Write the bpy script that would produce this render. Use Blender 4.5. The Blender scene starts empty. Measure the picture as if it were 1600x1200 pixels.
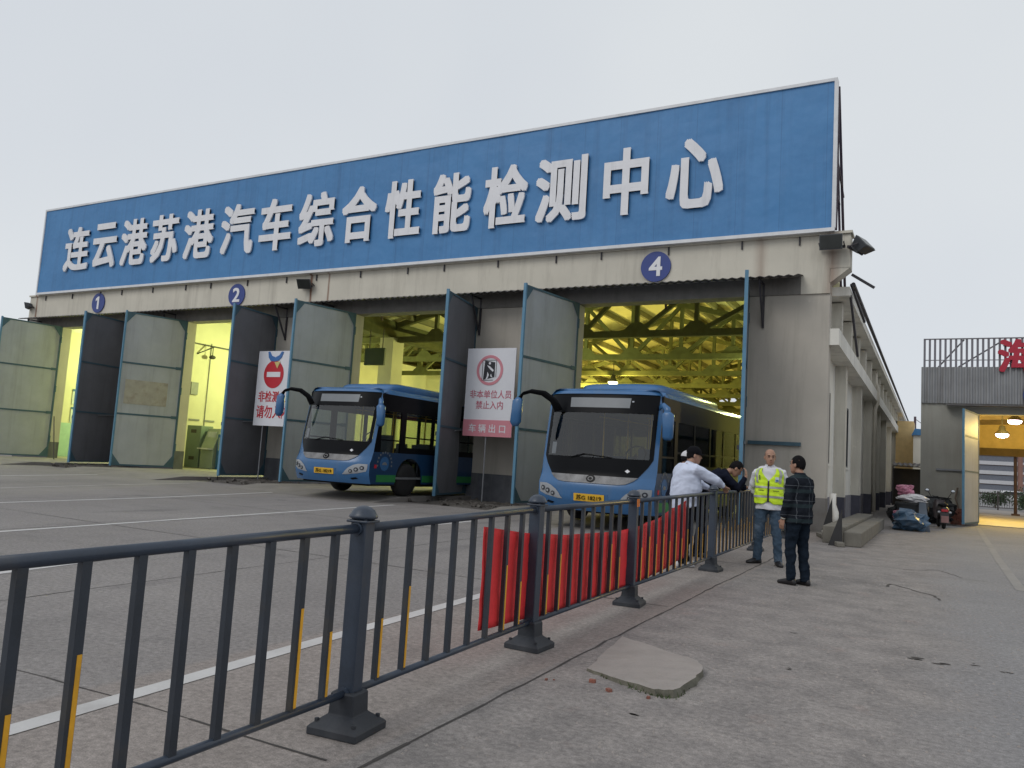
import bpy, bmesh, math, random
from mathutils import Vector, Matrix, Euler, noise as mnoise
random.seed(7)
R = math.radians
PI = math.pi
scene = bpy.context.scene
COL = scene.collection

# ------------------------------------------------------------------ camera, sky, sun, exposure
cam_data = bpy.data.cameras.new("camera")
cam_data.sensor_width = 36.0
cam_data.lens = 27.326
cam_data.clip_end = 3000
cam_data.clip_start = 0.05
cam = bpy.data.objects.new("camera", cam_data)
COL.objects.link(cam)
CR = Matrix(((0.878177, -0.007876, 0.478270), (0.474317, -0.114986, -0.872812), (0.061869, 0.993336, -0.097242)))
cam.matrix_world = Matrix.Translation((0, 0, 1.4)) @ CR.to_4x4()
scene.camera = cam

SUN_EL, SUN_AZ = 42.0, 205.0     # behind the camera, a little to the left; overcast
world = bpy.data.worlds.new("World")
scene.world = world
world.use_nodes = True
wn, wl = world.node_tree.nodes, world.node_tree.links
wn.clear()
w_out = wn.new("ShaderNodeOutputWorld")
w_bg = wn.new("ShaderNodeBackground")
w_bg.inputs[1].default_value = 0.1
sky = wn.new("ShaderNodeTexSky")
sky.sky_type = 'NISHITA'
sky.sun_disc = False
sky.sun_elevation = R(SUN_EL)
sky.sun_rotation = R(SUN_AZ)
hs = wn.new("ShaderNodeHueSaturation")
hs.inputs['Saturation'].default_value = 0.25
tc = wn.new("ShaderNodeTexCoord")
cl = wn.new("ShaderNodeTexNoise")
cl.inputs['Scale'].default_value = 1.1
cl.inputs['Detail'].default_value = 4
ramp = wn.new("ShaderNodeValToRGB")
ramp.color_ramp.elements[0].position = 0.3
ramp.color_ramp.elements[0].color = (6.45, 6.9, 7.55, 1)
ramp.color_ramp.elements[1].position = 0.75
ramp.color_ramp.elements[1].color = (7.8, 8.15, 8.4, 1)
mx = wn.new("ShaderNodeMix")
mx.data_type = 'RGBA'
mx.inputs[0].default_value = 0.9
wl.new(sky.outputs[0], hs.inputs['Color'])
wl.new(tc.outputs['Generated'], cl.inputs['Vector'])
wl.new(cl.outputs['Fac'], ramp.inputs[0])
wl.new(hs.outputs[0], mx.inputs[6])
wl.new(ramp.outputs[0], mx.inputs[7])
wl.new(mx.outputs[2], w_bg.inputs[0])
wl.new(w_bg.outputs[0], w_out.inputs[0])

sun_d = bpy.data.lights.new("sun", 'SUN')
sun_d.energy = 0.9
sun_d.angle = R(30)
sun_d.color = (1.0, 0.96, 0.9)
sun = bpy.data.objects.new("sun", sun_d)
COL.objects.link(sun)
az = R(SUN_AZ)
sd = Vector((math.sin(az) * math.cos(R(SUN_EL)), math.cos(az) * math.cos(R(SUN_EL)), math.sin(R(SUN_EL))))
sun.rotation_euler = sd.to_track_quat('Z', 'Y').to_euler()
sun.location = (0, 0, 40)

scene.view_settings.view_transform = 'Standard'
scene.view_settings.look = 'None'
scene.view_settings.exposure = 0.0
scene.view_settings.gamma = 1.0
scene.cycles.use_denoising = True
scene.cycles.max_bounces = 7
scene.cycles.transparent_max_bounces = 14
scene.cycles.sample_clamp_indirect = 4.0
scene.cycles.caustics_reflective = False
scene.cycles.caustics_refractive = False

# ------------------------------------------------------------------ materials
def new_mat(name):
    m = bpy.data.materials.new(name)
    m.use_nodes = True
    nt = m.node_tree
    b = nt.nodes['Principled BSDF']
    return m, nt, b

def nd(nt, t, **kw):
    n = nt.nodes.new(t)
    for k, v in kw.items():
        if k in ('scale', 'detail', 'rough'):
            n.inputs[{'scale': 'Scale', 'detail': 'Detail', 'rough': 'Roughness'}[k]].default_value = v
        else:
            setattr(n, k, v)
    return n

def mixc(nt, fac, a, b, mode='MIX'):
    n = nt.nodes.new("ShaderNodeMix")
    n.data_type = 'RGBA'
    n.blend_type = mode
    for i, v in ((0, fac), (6, a), (7, b)):
        if hasattr(v, 'is_linked') or hasattr(v, 'links'):
            nt.links.new(v, n.inputs[i])
        else:
            n.inputs[i].default_value = v if i == 0 else (*v[:3], 1)
    return n.outputs[2]

def coords(nt, scale=(1, 1, 1)):
    t = nt.nodes.new("ShaderNodeTexCoord")
    mp = nt.nodes.new("ShaderNodeMapping")
    mp.inputs['Scale'].default_value = scale
    nt.links.new(t.outputs['Object'], mp.inputs['Vector'])
    return mp.outputs[0]

def rampf(nt, v, p0, p1, c0=(0, 0, 0), c1=(1, 1, 1)):
    r = nt.nodes.new("ShaderNodeValToRGB")
    r.color_ramp.elements[0].position = p0
    r.color_ramp.elements[1].position = p1
    r.color_ramp.elements[0].color = (*c0, 1)
    r.color_ramp.elements[1].color = (*c1, 1)
    nt.links.new(v, r.inputs[0])
    return r.outputs[0]

def noise(nt, vec, scale, detail=4, rough=0.55):
    n = nd(nt, "ShaderNodeTexNoise", scale=scale, detail=detail, rough=rough)
    nt.links.new(vec, n.inputs['Vector'])
    return n.outputs['Fac']

def bump(nt, b, h, strength, dist=0.01):
    n = nt.nodes.new("ShaderNodeBump")
    n.inputs['Strength'].default_value = strength
    n.inputs['Distance'].default_value = dist
    nt.links.new(h, n.inputs['Height'])
    nt.links.new(n.outputs[0], b.inputs['Normal'])

def paint(name, col, rough=0.5, metal=0.0, var=0.18, scale=3.0, fine=60.0, bmp=0.1, dirt=None, dirt_amt=0.4, streak=False, spec=0.5):
    """base colour with broad and fine variation; optional dirt patches or vertical streaks"""
    m, nt, b = new_mat(name)
    v = coords(nt)
    dark = tuple(c * (1 - var) for c in col)
    lite = tuple(min(1, c * (1 + var)) for c in col)
    c = mixc(nt, rampf(nt, noise(nt, v, scale), 0.3, 0.7), dark, lite)
    c = mixc(nt, 0.25, c, mixc(nt, rampf(nt, noise(nt, v, fine, 2), 0.35, 0.65), dark, lite))
    if dirt:
        vs = coords(nt, (2.2, 2.2, 0.16)) if streak else coords(nt)
        f = rampf(nt, noise(nt, vs, 1.6 if streak else scale * 0.6, 6, 0.65), 0.52, 0.75, (0, 0, 0), (dirt_amt,) * 3)
        c = mixc(nt, f, c, dirt)
    nt.links.new(c, b.inputs['Base Color'])
    b.inputs['Roughness'].default_value = rough
    b.inputs['Metallic'].default_value = metal
    b.inputs['Specular IOR Level'].default_value = spec
    if bmp:
        bump(nt, b, noise(nt, v, fine, 3), bmp, 0.004)
    return m

def glass_mat(name, tint, refl=0.12, rough=0.02):
    m, nt, b = new_mat(name)
    nt.nodes.remove(b)
    tr = nt.nodes.new("ShaderNodeBsdfTransparent")
    tr.inputs[0].default_value = (*tint, 1)
    gl = nt.nodes.new("ShaderNodeBsdfGlossy")
    gl.inputs['Roughness'].default_value = rough
    lw = nt.nodes.new("ShaderNodeLayerWeight")
    lw.inputs[0].default_value = refl
    ms = nt.nodes.new("ShaderNodeMixShader")
    nt.links.new(lw.outputs['Fresnel'], ms.inputs[0])
    nt.links.new(tr.outputs[0], ms.inputs[1])
    nt.links.new(gl.outputs[0], ms.inputs[2])
    nt.links.new(ms.outputs[0], nt.nodes['Material Output'].inputs[0])
    return m

def emit_mat(name, col, s):
    m, nt, b = new_mat(name)
    b.inputs['Base Color'].default_value = (*col, 1)
    b.inputs['Emission Color'].default_value = (*col, 1)
    b.inputs['Emission Strength'].default_value = s
    return m

def ground_mat():
    m, nt, b = new_mat("concrete_ground")
    v = coords(nt)
    sx = nt.nodes.new("ShaderNodeSeparateXYZ")
    nt.links.new(v, sx.inputs[0])
    def step(a, w, inp):
        n = nt.nodes.new("ShaderNodeMapRange")
        n.interpolation_type = 'SMOOTHSTEP'
        n.inputs['From Min'].default_value = a - w
        n.inputs['From Max'].default_value = a + w
        nt.links.new(inp, n.inputs['Value'])
        return n.outputs[0]
    # wobble the zone borders
    wob = nt.nodes.new("ShaderNodeMath"); wob.operation = 'MULTIPLY_ADD'
    nt.links.new(noise(nt, v, 0.7, 5), wob.inputs[0]); wob.inputs[1].default_value = 1.2
    nt.links.new(sx.outputs[0], wob.inputs[2])
    n1 = noise(nt, v, 0.35, 6, 0.6)
    n2 = noise(nt, v, 2.6, 7, 0.7)
    n3 = noise(nt, v, 26, 4, 0.7)
    n4 = noise(nt, v, 140, 2, 0.6)
    yard = mixc(nt, rampf(nt, n1, 0.32, 0.68), (0.205, 0.19, 0.183), (0.26, 0.242, 0.231))
    yard = mixc(nt, rampf(nt, n2, 0.45, 0.8, (0, 0, 0), (.4,) * 3), yard, (0.16, 0.147, 0.142))
    yard = mixc(nt, rampf(nt, noise(nt, coords(nt, (1.6, 0.16, 1)), 1.0, 6, 0.65), 0.56, 0.74, (0, 0, 0), (.5,) * 3), yard, (0.105, 0.098, 0.098))
    yard = mixc(nt, rampf(nt, noise(nt, v, 0.9, 3, 0.5), 0.66, 0.74, (0, 0, 0), (.4,) * 3), yard, (0.09, 0.085, 0.085))
    strip = mixc(nt, rampf(nt, n2, 0.35, 0.7), (0.235, 0.207, 0.19), (0.292, 0.26, 0.24))
    rough = mixc(nt, rampf(nt, n2, 0.36, 0.62), (0.188, 0.174, 0.167), (0.272, 0.249, 0.235))
    rough = mixc(nt, rampf(nt, noise(nt, v, 1.1, 8, 0.75), 0.55, 0.7, (0, 0, 0), (.35,) * 3), rough, (0.13, 0.12, 0.116))
    rough = mixc(nt, rampf(nt, noise(nt, v, 1.7, 4, 0.6), 0.62, 0.72, (0, 0, 0), (.5,) * 3), rough, (0.3, 0.235, 0.21))
    pale = rampf(nt, noise(nt, v, 34, 3, 0.7), 0.66, 0.72)
    rough = mixc(nt, pale, rough, (0.36, 0.34, 0.32))
    lane = mixc(nt, rampf(nt, n1, 0.3, 0.7), (0.195, 0.192, 0.2), (0.25, 0.242, 0.24))
    lane = mixc(nt, rampf(nt, n2, 0.5, 0.75, (0, 0, 0), (.4,) * 3), lane, (0.15, 0.148, 0.15))
    c = mixc(nt, step(-4.1, 0.05, sx.outputs[0]), yard, strip)
    c = mixc(nt, step(-2.33, 0.02, sx.outputs[0]), c, rough)
    c = mixc(nt, step(0.75, 0.5, wob.outputs[0]), c, lane)
    fine = mixc(nt, rampf(nt, n3, 0.3, 0.7), (0.68,) * 3, (1.3,) * 3)
    c = mixc(nt, 1.0, c, fine, 'MULTIPLY')
    fine2 = mixc(nt, rampf(nt, n4, 0.3, 0.7), (0.72,) * 3, (1.28,) * 3)
    c = mixc(nt, 1.0, c, fine2, 'MULTIPLY')
    vs = coords(nt, (0.8, 1.1, 1))
    f = rampf(nt, noise(nt, vs, 0.5, 9, 0.75), 0.55, 0.7, (0, 0, 0), (.4,) * 3)
    c = mixc(nt, f, c, (0.095, 0.09, 0.088))
    nt.links.new(c, b.inputs['Base Color'])
    b.inputs['Roughness'].default_value = 0.85
    b.inputs['Specular IOR Level'].default_value = 0.3
    ad = nt.nodes.new("ShaderNodeMath"); ad.operation = 'ADD'
    nt.links.new(n3, ad.inputs[0]); nt.links.new(n2, ad.inputs[1])
    bump(nt, b, ad.outputs[0], 0.14, 0.02)
    return m

def board_mat():
    m, nt, b = new_mat("blue_board")
    v = coords(nt)
    c = mixc(nt, rampf(nt, noise(nt, v, 0.5, 4), 0.3, 0.7), (0.045, 0.178, 0.4), (0.056, 0.215, 0.47))
    c = mixc(nt, rampf(nt, noise(nt, v, 9, 4, 0.7), 0.35, 0.7, (0, 0, 0), (.35,) * 3), c, (0.07, 0.245, 0.49))
    vs = coords(nt, (1.3, 1.3, 0.05))
    c = mixc(nt, rampf(nt, noise(nt, vs, 1.8, 5, 0.7), 0.5, 0.75, (0, 0, 0), (.5,) * 3), c, (0.028, 0.11, 0.255))
    sx = nt.nodes.new("ShaderNodeSeparateXYZ"); nt.links.new(v, sx.inputs[0])
    a = nt.nodes.new("ShaderNodeMath"); a.operation = 'MULTIPLY'; a.inputs[1].default_value = 1 / 1.22
    f = nt.nodes.new("ShaderNodeMath"); f.operation = 'FRACT'
    l = nt.nodes.new("ShaderNodeMath"); l.operation = 'LESS_THAN'; l.inputs[1].default_value = .02
    k = nt.nodes.new("ShaderNodeMath"); k.operation = 'MULTIPLY'; k.inputs[1].default_value = .3
    nt.links.new(sx.outputs[0], a.inputs[0]); nt.links.new(a.outputs[0], f.inputs[0]); nt.links.new(f.outputs[0], l.inputs[0]); nt.links.new(l.outputs[0], k.inputs[0])
    c = mixc(nt, k.outputs[0], c, (0.025, 0.1, 0.24))
    nt.links.new(c, b.inputs['Base Color'])
    b.inputs['Roughness'].default_value = 0.55
    bump(nt, b, noise(nt, v, 0.6, 3), 0.25, 0.3)
    return m

def rust_wall(name, col, rust_x):
    """cream plaster with grime; rust streaks at the given x positions (object space)"""
    m, nt, b = new_mat(name)
    v = coords(nt)
    dark = tuple(x * 0.84 for x in col)
    c = mixc(nt, rampf(nt, noise(nt, v, 0.6, 5, 0.6), 0.3, 0.7), dark, col)
    vs = coords(nt, (1.6, 1.6, 0.14))
    c = mixc(nt, rampf(nt, noise(nt, vs, 1.4, 6, 0.7), 0.5, 0.78, (0, 0, 0), (.45,) * 3), c, (0.22, 0.2, 0.165))
    c = mixc(nt, rampf(nt, noise(nt, v, 2.6, 6, 0.75), 0.66, 0.7, (0, 0, 0), (.5,) * 3), c, tuple(min(1, x * 1.15) for x in col))
    sx = nt.nodes.new("ShaderNodeSeparateXYZ")
    nt.links.new(v, sx.inputs[0])
    for x0, wd, amt in rust_x:
        d = nt.nodes.new("ShaderNodeMath"); d.operation = 'SUBTRACT'
        nt.links.new(sx.outputs[0], d.inputs[0]); d.inputs[1].default_value = x0
        a = nt.nodes.new("ShaderNodeMath"); a.operation = 'ABSOLUTE'
        nt.links.new(d.outputs[0], a.inputs[0])
        mr = nt.nodes.new("ShaderNodeMapRange")
        mr.inputs['From Min'].default_value = 0.0
        mr.inputs['From Max'].default_value = wd
        mr.inputs['To Min'].default_value = amt
        mr.inputs['To Max'].default_value = 0.0
        nt.links.new(a.outputs[0], mr.inputs['Value'])
        ml = nt.nodes.new("ShaderNodeMath"); ml.operation = 'MULTIPLY'
        nt.links.new(mr.outputs[0], ml.inputs[0])
        nt.links.new(rampf(nt, noise(nt, coords(nt, (4, 4, 0.5)), 1.2, 5), 0.25, 0.5), ml.inputs[1])
        c = mixc(nt, ml.outputs[0], c, (0.17, 0.06, 0.03))
    nt.links.new(c, b.inputs['Base Color'])
    b.inputs['Roughness'].default_value = 0.9
    b.inputs['Specular IOR Level'].default_value = 0.2
    bump(nt, b, noise(nt, v, 22, 4, 0.7), 0.25, 0.01)
    return m

M = {}
M['ground'] = ground_mat()
M['board'] = board_mat()
M['cream'] = rust_wall("cream_plaster", (0.66, 0.625, 0.54), [(18.75 - 37.5 , .1, .95), (-.45, .1, 1.0), (.45, .07, .85), (18.5, .26, .55), (16.6, .25, .35)])
M['cream_pier'] = rust_wall("grey_cream_plaster", (0.52, 0.485, 0.43), [])
M['side_wall'] = rust_wall("pale_side_plaster", (0.82, 0.8, 0.735), [])
M['pilaster'] = rust_wall("beige_pilaster_plaster", (0.66, 0.63, 0.555), [])
M['plinth'] = paint("dark_grey_plinth", (0.1, 0.105, 0.12), 0.85, var=.25, dirt=(0.2, 0.19, 0.18), dirt_amt=.5, streak=True)
M['plinth_corner'] = paint("grey_concrete_plinth", (0.19, 0.18, 0.17), 0.9, var=.2, dirt=(0.16, 0.1, 0.07), dirt_amt=.5)
M['plinth_side'] = paint("grey_violet_plinth", (0.2, 0.195, 0.22), 0.85, var=.25, dirt=(0.33, 0.32, 0.31), dirt_amt=.5)
M['plinth_dark'] = paint("dark_violet_plinth", (0.075, 0.075, 0.1), 0.85, var=.25)
M['white_trim'] = paint("white_painted_trim", (0.68, 0.69, 0.71), 0.5, var=.08, dirt=(0.4, 0.38, 0.36), dirt_amt=.35)
M['letter'] = paint("pale_letter_face", (0.74, 0.74, 0.77), 0.5, var=.05, bmp=0, dirt=(0.42, 0.42, 0.44), dirt_amt=.35, streak=True)
M['disc'] = paint("deep_blue_disc", (0.025, 0.05, 0.23), 0.45, var=.12)
M['digit'] = paint("white_digit", (0.75, 0.75, 0.78), 0.5, var=.05, bmp=0)
M['steel_dark'] = paint("dark_steel", (0.045, 0.042, 0.05), 0.6, var=.3)
M['rust_steel'] = paint("purple_brown_steel", (0.07, 0.045, 0.06), 0.7, var=.3)
M['canopy'] = paint("grey_corrugated_sheet", (0.1, 0.095, 0.095), 0.6, var=.25, dirt=(0.12, 0.06, 0.04), dirt_amt=.5)
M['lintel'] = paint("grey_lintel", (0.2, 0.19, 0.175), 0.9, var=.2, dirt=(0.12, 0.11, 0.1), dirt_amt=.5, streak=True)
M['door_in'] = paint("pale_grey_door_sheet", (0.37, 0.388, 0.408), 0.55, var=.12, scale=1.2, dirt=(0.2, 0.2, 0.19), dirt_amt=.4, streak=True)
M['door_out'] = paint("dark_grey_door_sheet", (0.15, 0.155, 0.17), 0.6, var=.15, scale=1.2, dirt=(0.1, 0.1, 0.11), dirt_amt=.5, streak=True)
M['door_frame'] = paint("blue_door_frame", (0.05, 0.105, 0.14), 0.6, var=.2, dirt=(0.06, 0.08, 0.1), dirt_amt=.4)
M['door_edge'] = paint("light_blue_door_edge", (0.095, 0.225, 0.34), 0.5, var=.15)
M['residue'] = paint("tan_glue_residue", (0.36, 0.34, 0.285), 0.8, var=.15, scale=4, dirt=(0.22, 0.16, 0.1), dirt_amt=.6)
M['inner_wall'] = paint("cream_inside_wall", (0.62, 0.6, 0.47), 0.8, var=.1, scale=.8)
M['inner_dado'] = paint("green_inside_dado", (0.33, 0.5, 0.47), 0.7, var=.1)
M['truss'] = paint("olive_grey_concrete_truss", (0.135, 0.14, 0.075), 0.95, var=.2, spec=.1)
M['roof_under'] = paint("pale_roof_underside", (0.72, 0.68, 0.45), 0.85, var=.15, scale=.7)
M['purlin'] = paint("concrete_purlin", (0.2, 0.19, 0.12), 0.9, var=.15)
M['floor'] = paint("workshop_floor", (0.3, 0.29, 0.25), 0.6, var=.2, scale=1.0, dirt=(0.12, 0.11, 0.1), dirt_amt=.5)
M['ramp'] = paint("ramp_concrete", (0.21, 0.195, 0.18), 0.85, var=.2, scale=1.5, dirt=(0.12, 0.11, 0.105), dirt_amt=.5)
M['road_paint'] = paint("worn_white_road_paint", (0.52, 0.51, 0.5), 0.8, var=.12, scale=2, fine=90, dirt=(0.27, 0.25, 0.24), dirt_amt=.55)
M['road_faint'] = paint("faded_road_paint", (0.36, 0.345, 0.335), 0.8, var=.15, scale=2, fine=90, dirt=(0.22, 0.2, 0.19), dirt_amt=.9)
M['road_ghost'] = paint("almost_gone_road_paint", (0.24, 0.23, 0.222), 0.85, var=.15, scale=2, fine=90, dirt=(0.2, 0.19, 0.18), dirt_amt=.9)
M['joint'] = paint("dark_joint", (0.055, 0.05, 0.047), 0.95, var=.3)
M['fence'] = paint("slate_blue_fence_steel", (0.03, 0.042, 0.064), 0.38, var=.25, scale=5, fine=120, bmp=.08, dirt=(0.075, 0.07, 0.065), dirt_amt=.5)
M['fence_bar'] = paint("dark_fence_bar_steel", (0.026, 0.033, 0.045), 0.42, var=.25, scale=5, fine=120, bmp=.05, dirt=(0.06, 0.05, 0.035), dirt_amt=.7)
M['rubber'] = paint("black_rubber_foot", (0.022, 0.026, 0.034), 0.7, var=.3, fine=80, dirt=(0.09, 0.085, 0.08), dirt_amt=.4)
M['yellow'] = paint("yellow_reflective_tape", (0.72, 0.36, 0.02), 0.45, var=.15, scale=8, dirt=(0.3, 0.17, 0.03), dirt_amt=.5)
M['orange'] = paint("orange_reflector", (0.75, 0.2, 0.03), 0.3, var=.05)
M['banner'] = paint("red_banner_cloth", (0.74, 0.035, 0.04), 0.7, var=.16, scale=4, fine=30, bmp=.3)
M['slab'] = paint("pale_concrete_slab", (0.3, 0.272, 0.252), 0.9, var=.14, scale=4, fine=70, bmp=.4, dirt=(0.19, 0.17, 0.15), dirt_amt=.5)
M['slab_edge'] = paint("mossy_slab_edge", (0.12, 0.115, 0.09), 0.95, var=.35, scale=9, fine=60, bmp=.5)
M['weed'] = paint("small_weeds", (0.05, 0.075, 0.025), 0.9, var=.4)
M['kerb'] = paint("weathered_concrete", (0.155, 0.145, 0.125), 0.9, var=.25, scale=3, bmp=.4, dirt=(0.09, 0.085, 0.07), dirt_amt=.6)
M['black_sheet'] = paint("black_sheet_metal", (0.012, 0.012, 0.014), 0.6, var=.3)
M['pvc'] = paint("white_pvc_pipe", (0.62, 0.6, 0.56), 0.5, var=.1, dirt=(0.35, 0.33, 0.3), dirt_amt=.5)
M['pvc_beige'] = paint("beige_downpipe", (0.6, 0.56, 0.48), 0.55, var=.1)
M['sign_white'] = paint("white_sign_panel", (0.72, 0.73, 0.78), 0.5, var=.05, scale=2, bmp=0)
M['sign_red'] = paint("sign_red", (0.5, 0.02, 0.035), 0.5, var=.08, bmp=0)
M['sign_rose'] = paint("faded_sign_rose", (0.62, 0.24, 0.29), 0.5, var=.06, bmp=0)
M['sign_text'] = paint("faded_red_lettering", (0.5, 0.13, 0.19), 0.5, var=.1, bmp=0)
M['sign_black'] = paint("sign_black", (0.02, 0.02, 0.028), 0.5, var=.1, bmp=0)
M['sign_blue'] = paint("sticker_blue", (0.05, 0.16, 0.42), 0.5, var=.1, bmp=0)
M['sign_yellow'] = paint("sticker_yellow", (0.6, 0.5, 0.2), 0.5, var=.1, bmp=0)
M['pole_grey'] = paint("thin_grey_pole", (0.22, 0.23, 0.25), 0.5, var=.2)
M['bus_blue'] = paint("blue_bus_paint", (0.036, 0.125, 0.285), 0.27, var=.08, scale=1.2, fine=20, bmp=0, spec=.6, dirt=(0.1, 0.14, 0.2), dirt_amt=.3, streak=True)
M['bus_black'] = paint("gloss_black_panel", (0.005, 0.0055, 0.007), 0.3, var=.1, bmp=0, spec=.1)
M['bus_side'] = paint("deep_blue_bus_side", (0.012, 0.045, 0.11), 0.3, var=.08, bmp=0)  # bus blue painted darker to stand for the dark hall reflected in its sides
M['bus_green'] = paint("green_bus_stripe", (0.03, 0.2, 0.06), 0.35, var=.1, bmp=0)
M['bus_grey'] = paint("grey_display_screen", (0.17, 0.185, 0.2), 0.35, var=.08, bmp=0)
M['chrome'] = paint("brushed_silver_trim", (0.15, 0.15, 0.155), 0.45, metal=.15, var=.5, scale=4, bmp=0)
M['lamp_clear'] = paint("clear_headlamp", (0.38, 0.4, 0.43), 0.15, metal=.3, var=.1, bmp=0)
M['lens'] = paint("dark_headlamp_lens", (0.04, 0.045, 0.055), 0.08, var=.1, bmp=0)
M['tyre'] = paint("tyre_rubber", (0.015, 0.015, 0.015), 0.8, var=.3)
M['rim'] = paint("dusty_steel_rim", (0.12, 0.11, 0.1), 0.6, metal=.4, var=.3)
M['bus_seat'] = paint("dark_bus_seat", (0.04, 0.045, 0.06), 0.6, var=.2)
M['bus_inside'] = paint("grey_bus_interior", (0.16, 0.165, 0.17), 0.7, var=.1)
M['plate'] = paint("yellow_number_plate", (0.72, 0.42, 0.03), 0.4, var=.05, bmp=0)
M['under'] = paint("dark_underbody", (0.012, 0.012, 0.013), 0.9, var=.2)
M['glass_front'] = glass_mat("windscreen_glass", (0.66, 0.7, 0.72), 0.46)
M['glass_dark'] = glass_mat("tinted_window_glass", (0.86, 0.9, 0.86), 0.12)
M['mirror_glass'] = paint("mirror_glass", (0.5, 0.52, 0.55), 0.05, metal=1, var=.02, bmp=0)
M['frame_dark'] = paint("grey_window_frame", (0.12, 0.12, 0.125), 0.6, var=.2)
M['window'] = paint("dark_window_pane", (0.04, 0.042, 0.048), 0.8, var=.2, bmp=0, spec=.03)
M['flood'] = paint("dark_floodlight_housing", (0.05, 0.055, 0.062), 0.5, var=.2)
M['flood_glass'] = paint("floodlight_glass", (0.035, 0.038, 0.036), 0.3, var=.2, bmp=0, spec=.25)
M['lamp_shade'] = paint("lamp_hood", (0.05, 0.05, 0.045), 0.5)
M['bulb_green'] = emit_mat("lit_high_bay_bulb", (1.0, 0.95, 0.55), 14)
M['bulb_pink'] = emit_mat("lit_pinkish_bulb", (1.0, 0.78, 0.9), 14)
M['cabinet'] = paint("grey_green_cabinet", (0.3, 0.36, 0.3), 0.5, var=.1)
M['cabinet_dark'] = paint("dark_green_cabinet", (0.16, 0.22, 0.19), 0.5, var=.1)
M['screen'] = paint("grey_screen", (0.5, 0.55, 0.6), 0.2, bmp=0)
M['blue_box'] = paint("blue_metal_box", (0.03, 0.12, 0.26), 0.5, var=.1)
M['board_dark'] = paint("dark_green_board", (0.02, 0.045, 0.025), 0.5, var=.1)
M['corr'] = paint("galvanised_corrugated_sheet", (0.27, 0.275, 0.285), 0.55, metal=.2, var=.15, scale=1.5, dirt=(0.15, 0.14, 0.135), dirt_amt=.6, streak=True)
M['lattice'] = paint("grey_violet_lattice", (0.17, 0.165, 0.19), 0.6, var=.15)
M['hall_wall'] = rust_wall("grey_hall_plaster", (0.36, 0.355, 0.32), [])
M['hall_in'] = paint("ochre_inside_wall", (0.6, 0.48, 0.25), 0.8, var=.12)
M['hall_beam'] = paint("brown_hall_beam", (0.1, 0.075, 0.045), 0.8, var=.2)
M['ochre'] = paint("ochre_annex_wall", (0.72, 0.52, 0.25), 0.85, var=.12)  # warm lamplight on the annex wall is painted in as an ochre tone
M['gate'] = paint("dark_brown_gate", (0.02, 0.016, 0.014), 0.7, var=.3)
M['letter_red'] = paint("red_roof_letter", (0.42, 0.015, 0.04), 0.5, var=.08, bmp=0)
M['brick'] = paint("red_brick_stack", (0.22, 0.085, 0.06), 0.9, var=.45, scale=9, fine=30, bmp=.5, dirt=(0.3, 0.27, 0.25), dirt_amt=.5)
M['tarp'] = paint("blue_tarp", (0.045, 0.095, 0.16), 0.4, var=.35, scale=6, dirt=(0.3, 0.34, 0.38), dirt_amt=.5, bmp=.3)
M['pink_bag'] = paint("pink_plastic_bag", (0.5, 0.2, 0.29), 0.4, var=.35, scale=8, dirt=(0.6, 0.52, 0.5), dirt_amt=.6)
M['white_bag'] = paint("white_plastic_bag", (0.6, 0.59, 0.6), 0.35, var=.2, scale=8)
M['bin'] = paint("dark_plastic_bin", (0.018, 0.02, 0.022), 0.6, var=.3)
M['grey_board'] = paint("blue_grey_board", (0.09, 0.11, 0.14), 0.7, var=.2)
M['scooter'] = paint("dark_scooter_plastic", (0.03, 0.02, 0.022), 0.35, var=.2)
M['scooter_red'] = paint("faded_red_plate", (0.3, 0.16, 0.15), 0.5, var=.2)
M['wood'] = paint("weathered_stick", (0.12, 0.09, 0.07), 0.9, var=.3)
M['dirt'] = paint("dark_rubble", (0.07, 0.062, 0.055), 0.95, var=.5, scale=6, fine=40, bmp=.6, dirt=(0.25, 0.24, 0.22), dirt_amt=.6)
M['far_brick'] = paint("far_brick", (0.27, 0.15, 0.12), 0.9, var=.1)
M['far_white'] = paint("far_white_band", (0.5, 0.5, 0.52), 0.9, var=.08)
M['far_window'] = paint("far_window", (0.13, 0.14, 0.17), 0.4, var=.2)
M['leaf'] = paint("dark_shrub_leaves", (0.035, 0.065, 0.03), 0.8, var=.5, scale=8)
M['car_white'] = paint("white_car_paint", (0.65, 0.66, 0.68), 0.3, var=.03, bmp=0)
M['car_dark'] = paint("dark_car_paint", (0.06, 0.07, 0.09), 0.3, var=.03, bmp=0)
M['skin'] = paint("skin", (0.34, 0.19, 0.13), 0.55, var=.1, scale=12, bmp=0)
M['hair'] = paint("black_hair", (0.009, 0.008, 0.009), 0.85, var=.3, scale=30, bmp=.5, spec=.1)
M['grey_hair'] = paint("short_grey_hair", (0.09, 0.075, 0.065), 0.7, var=.3, scale=40)
M['shirt'] = paint("pale_blue_white_shirt", (0.56, 0.61, 0.75), 0.8, var=.08, scale=5, fine=16, bmp=.35)
M['white_shirt'] = paint("white_shirt", (0.6, 0.6, 0.64), 0.8, var=.08, scale=5, fine=16, bmp=.35)
M['navy'] = paint("navy_sweater", (0.01, 0.012, 0.022), 0.95, var=.25, scale=6, fine=18, bmp=.3, spec=.05)
M['black_cloth'] = paint("black_trousers", (0.01, 0.01, 0.014), 0.95, var=.25, scale=6, fine=18, bmp=.3, spec=.05)
M['jeans'] = paint("blue_jeans", (0.05, 0.078, 0.115), 0.95, var=.35, scale=6, fine=20, bmp=.5, dirt=(0.18, 0.22, 0.27), dirt_amt=.7, spec=.05)
M['dark_jeans'] = paint("dark_jeans", (0.012, 0.018, 0.028), 0.95, var=.35, scale=5, fine=20, bmp=.35, spec=.05)
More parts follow.
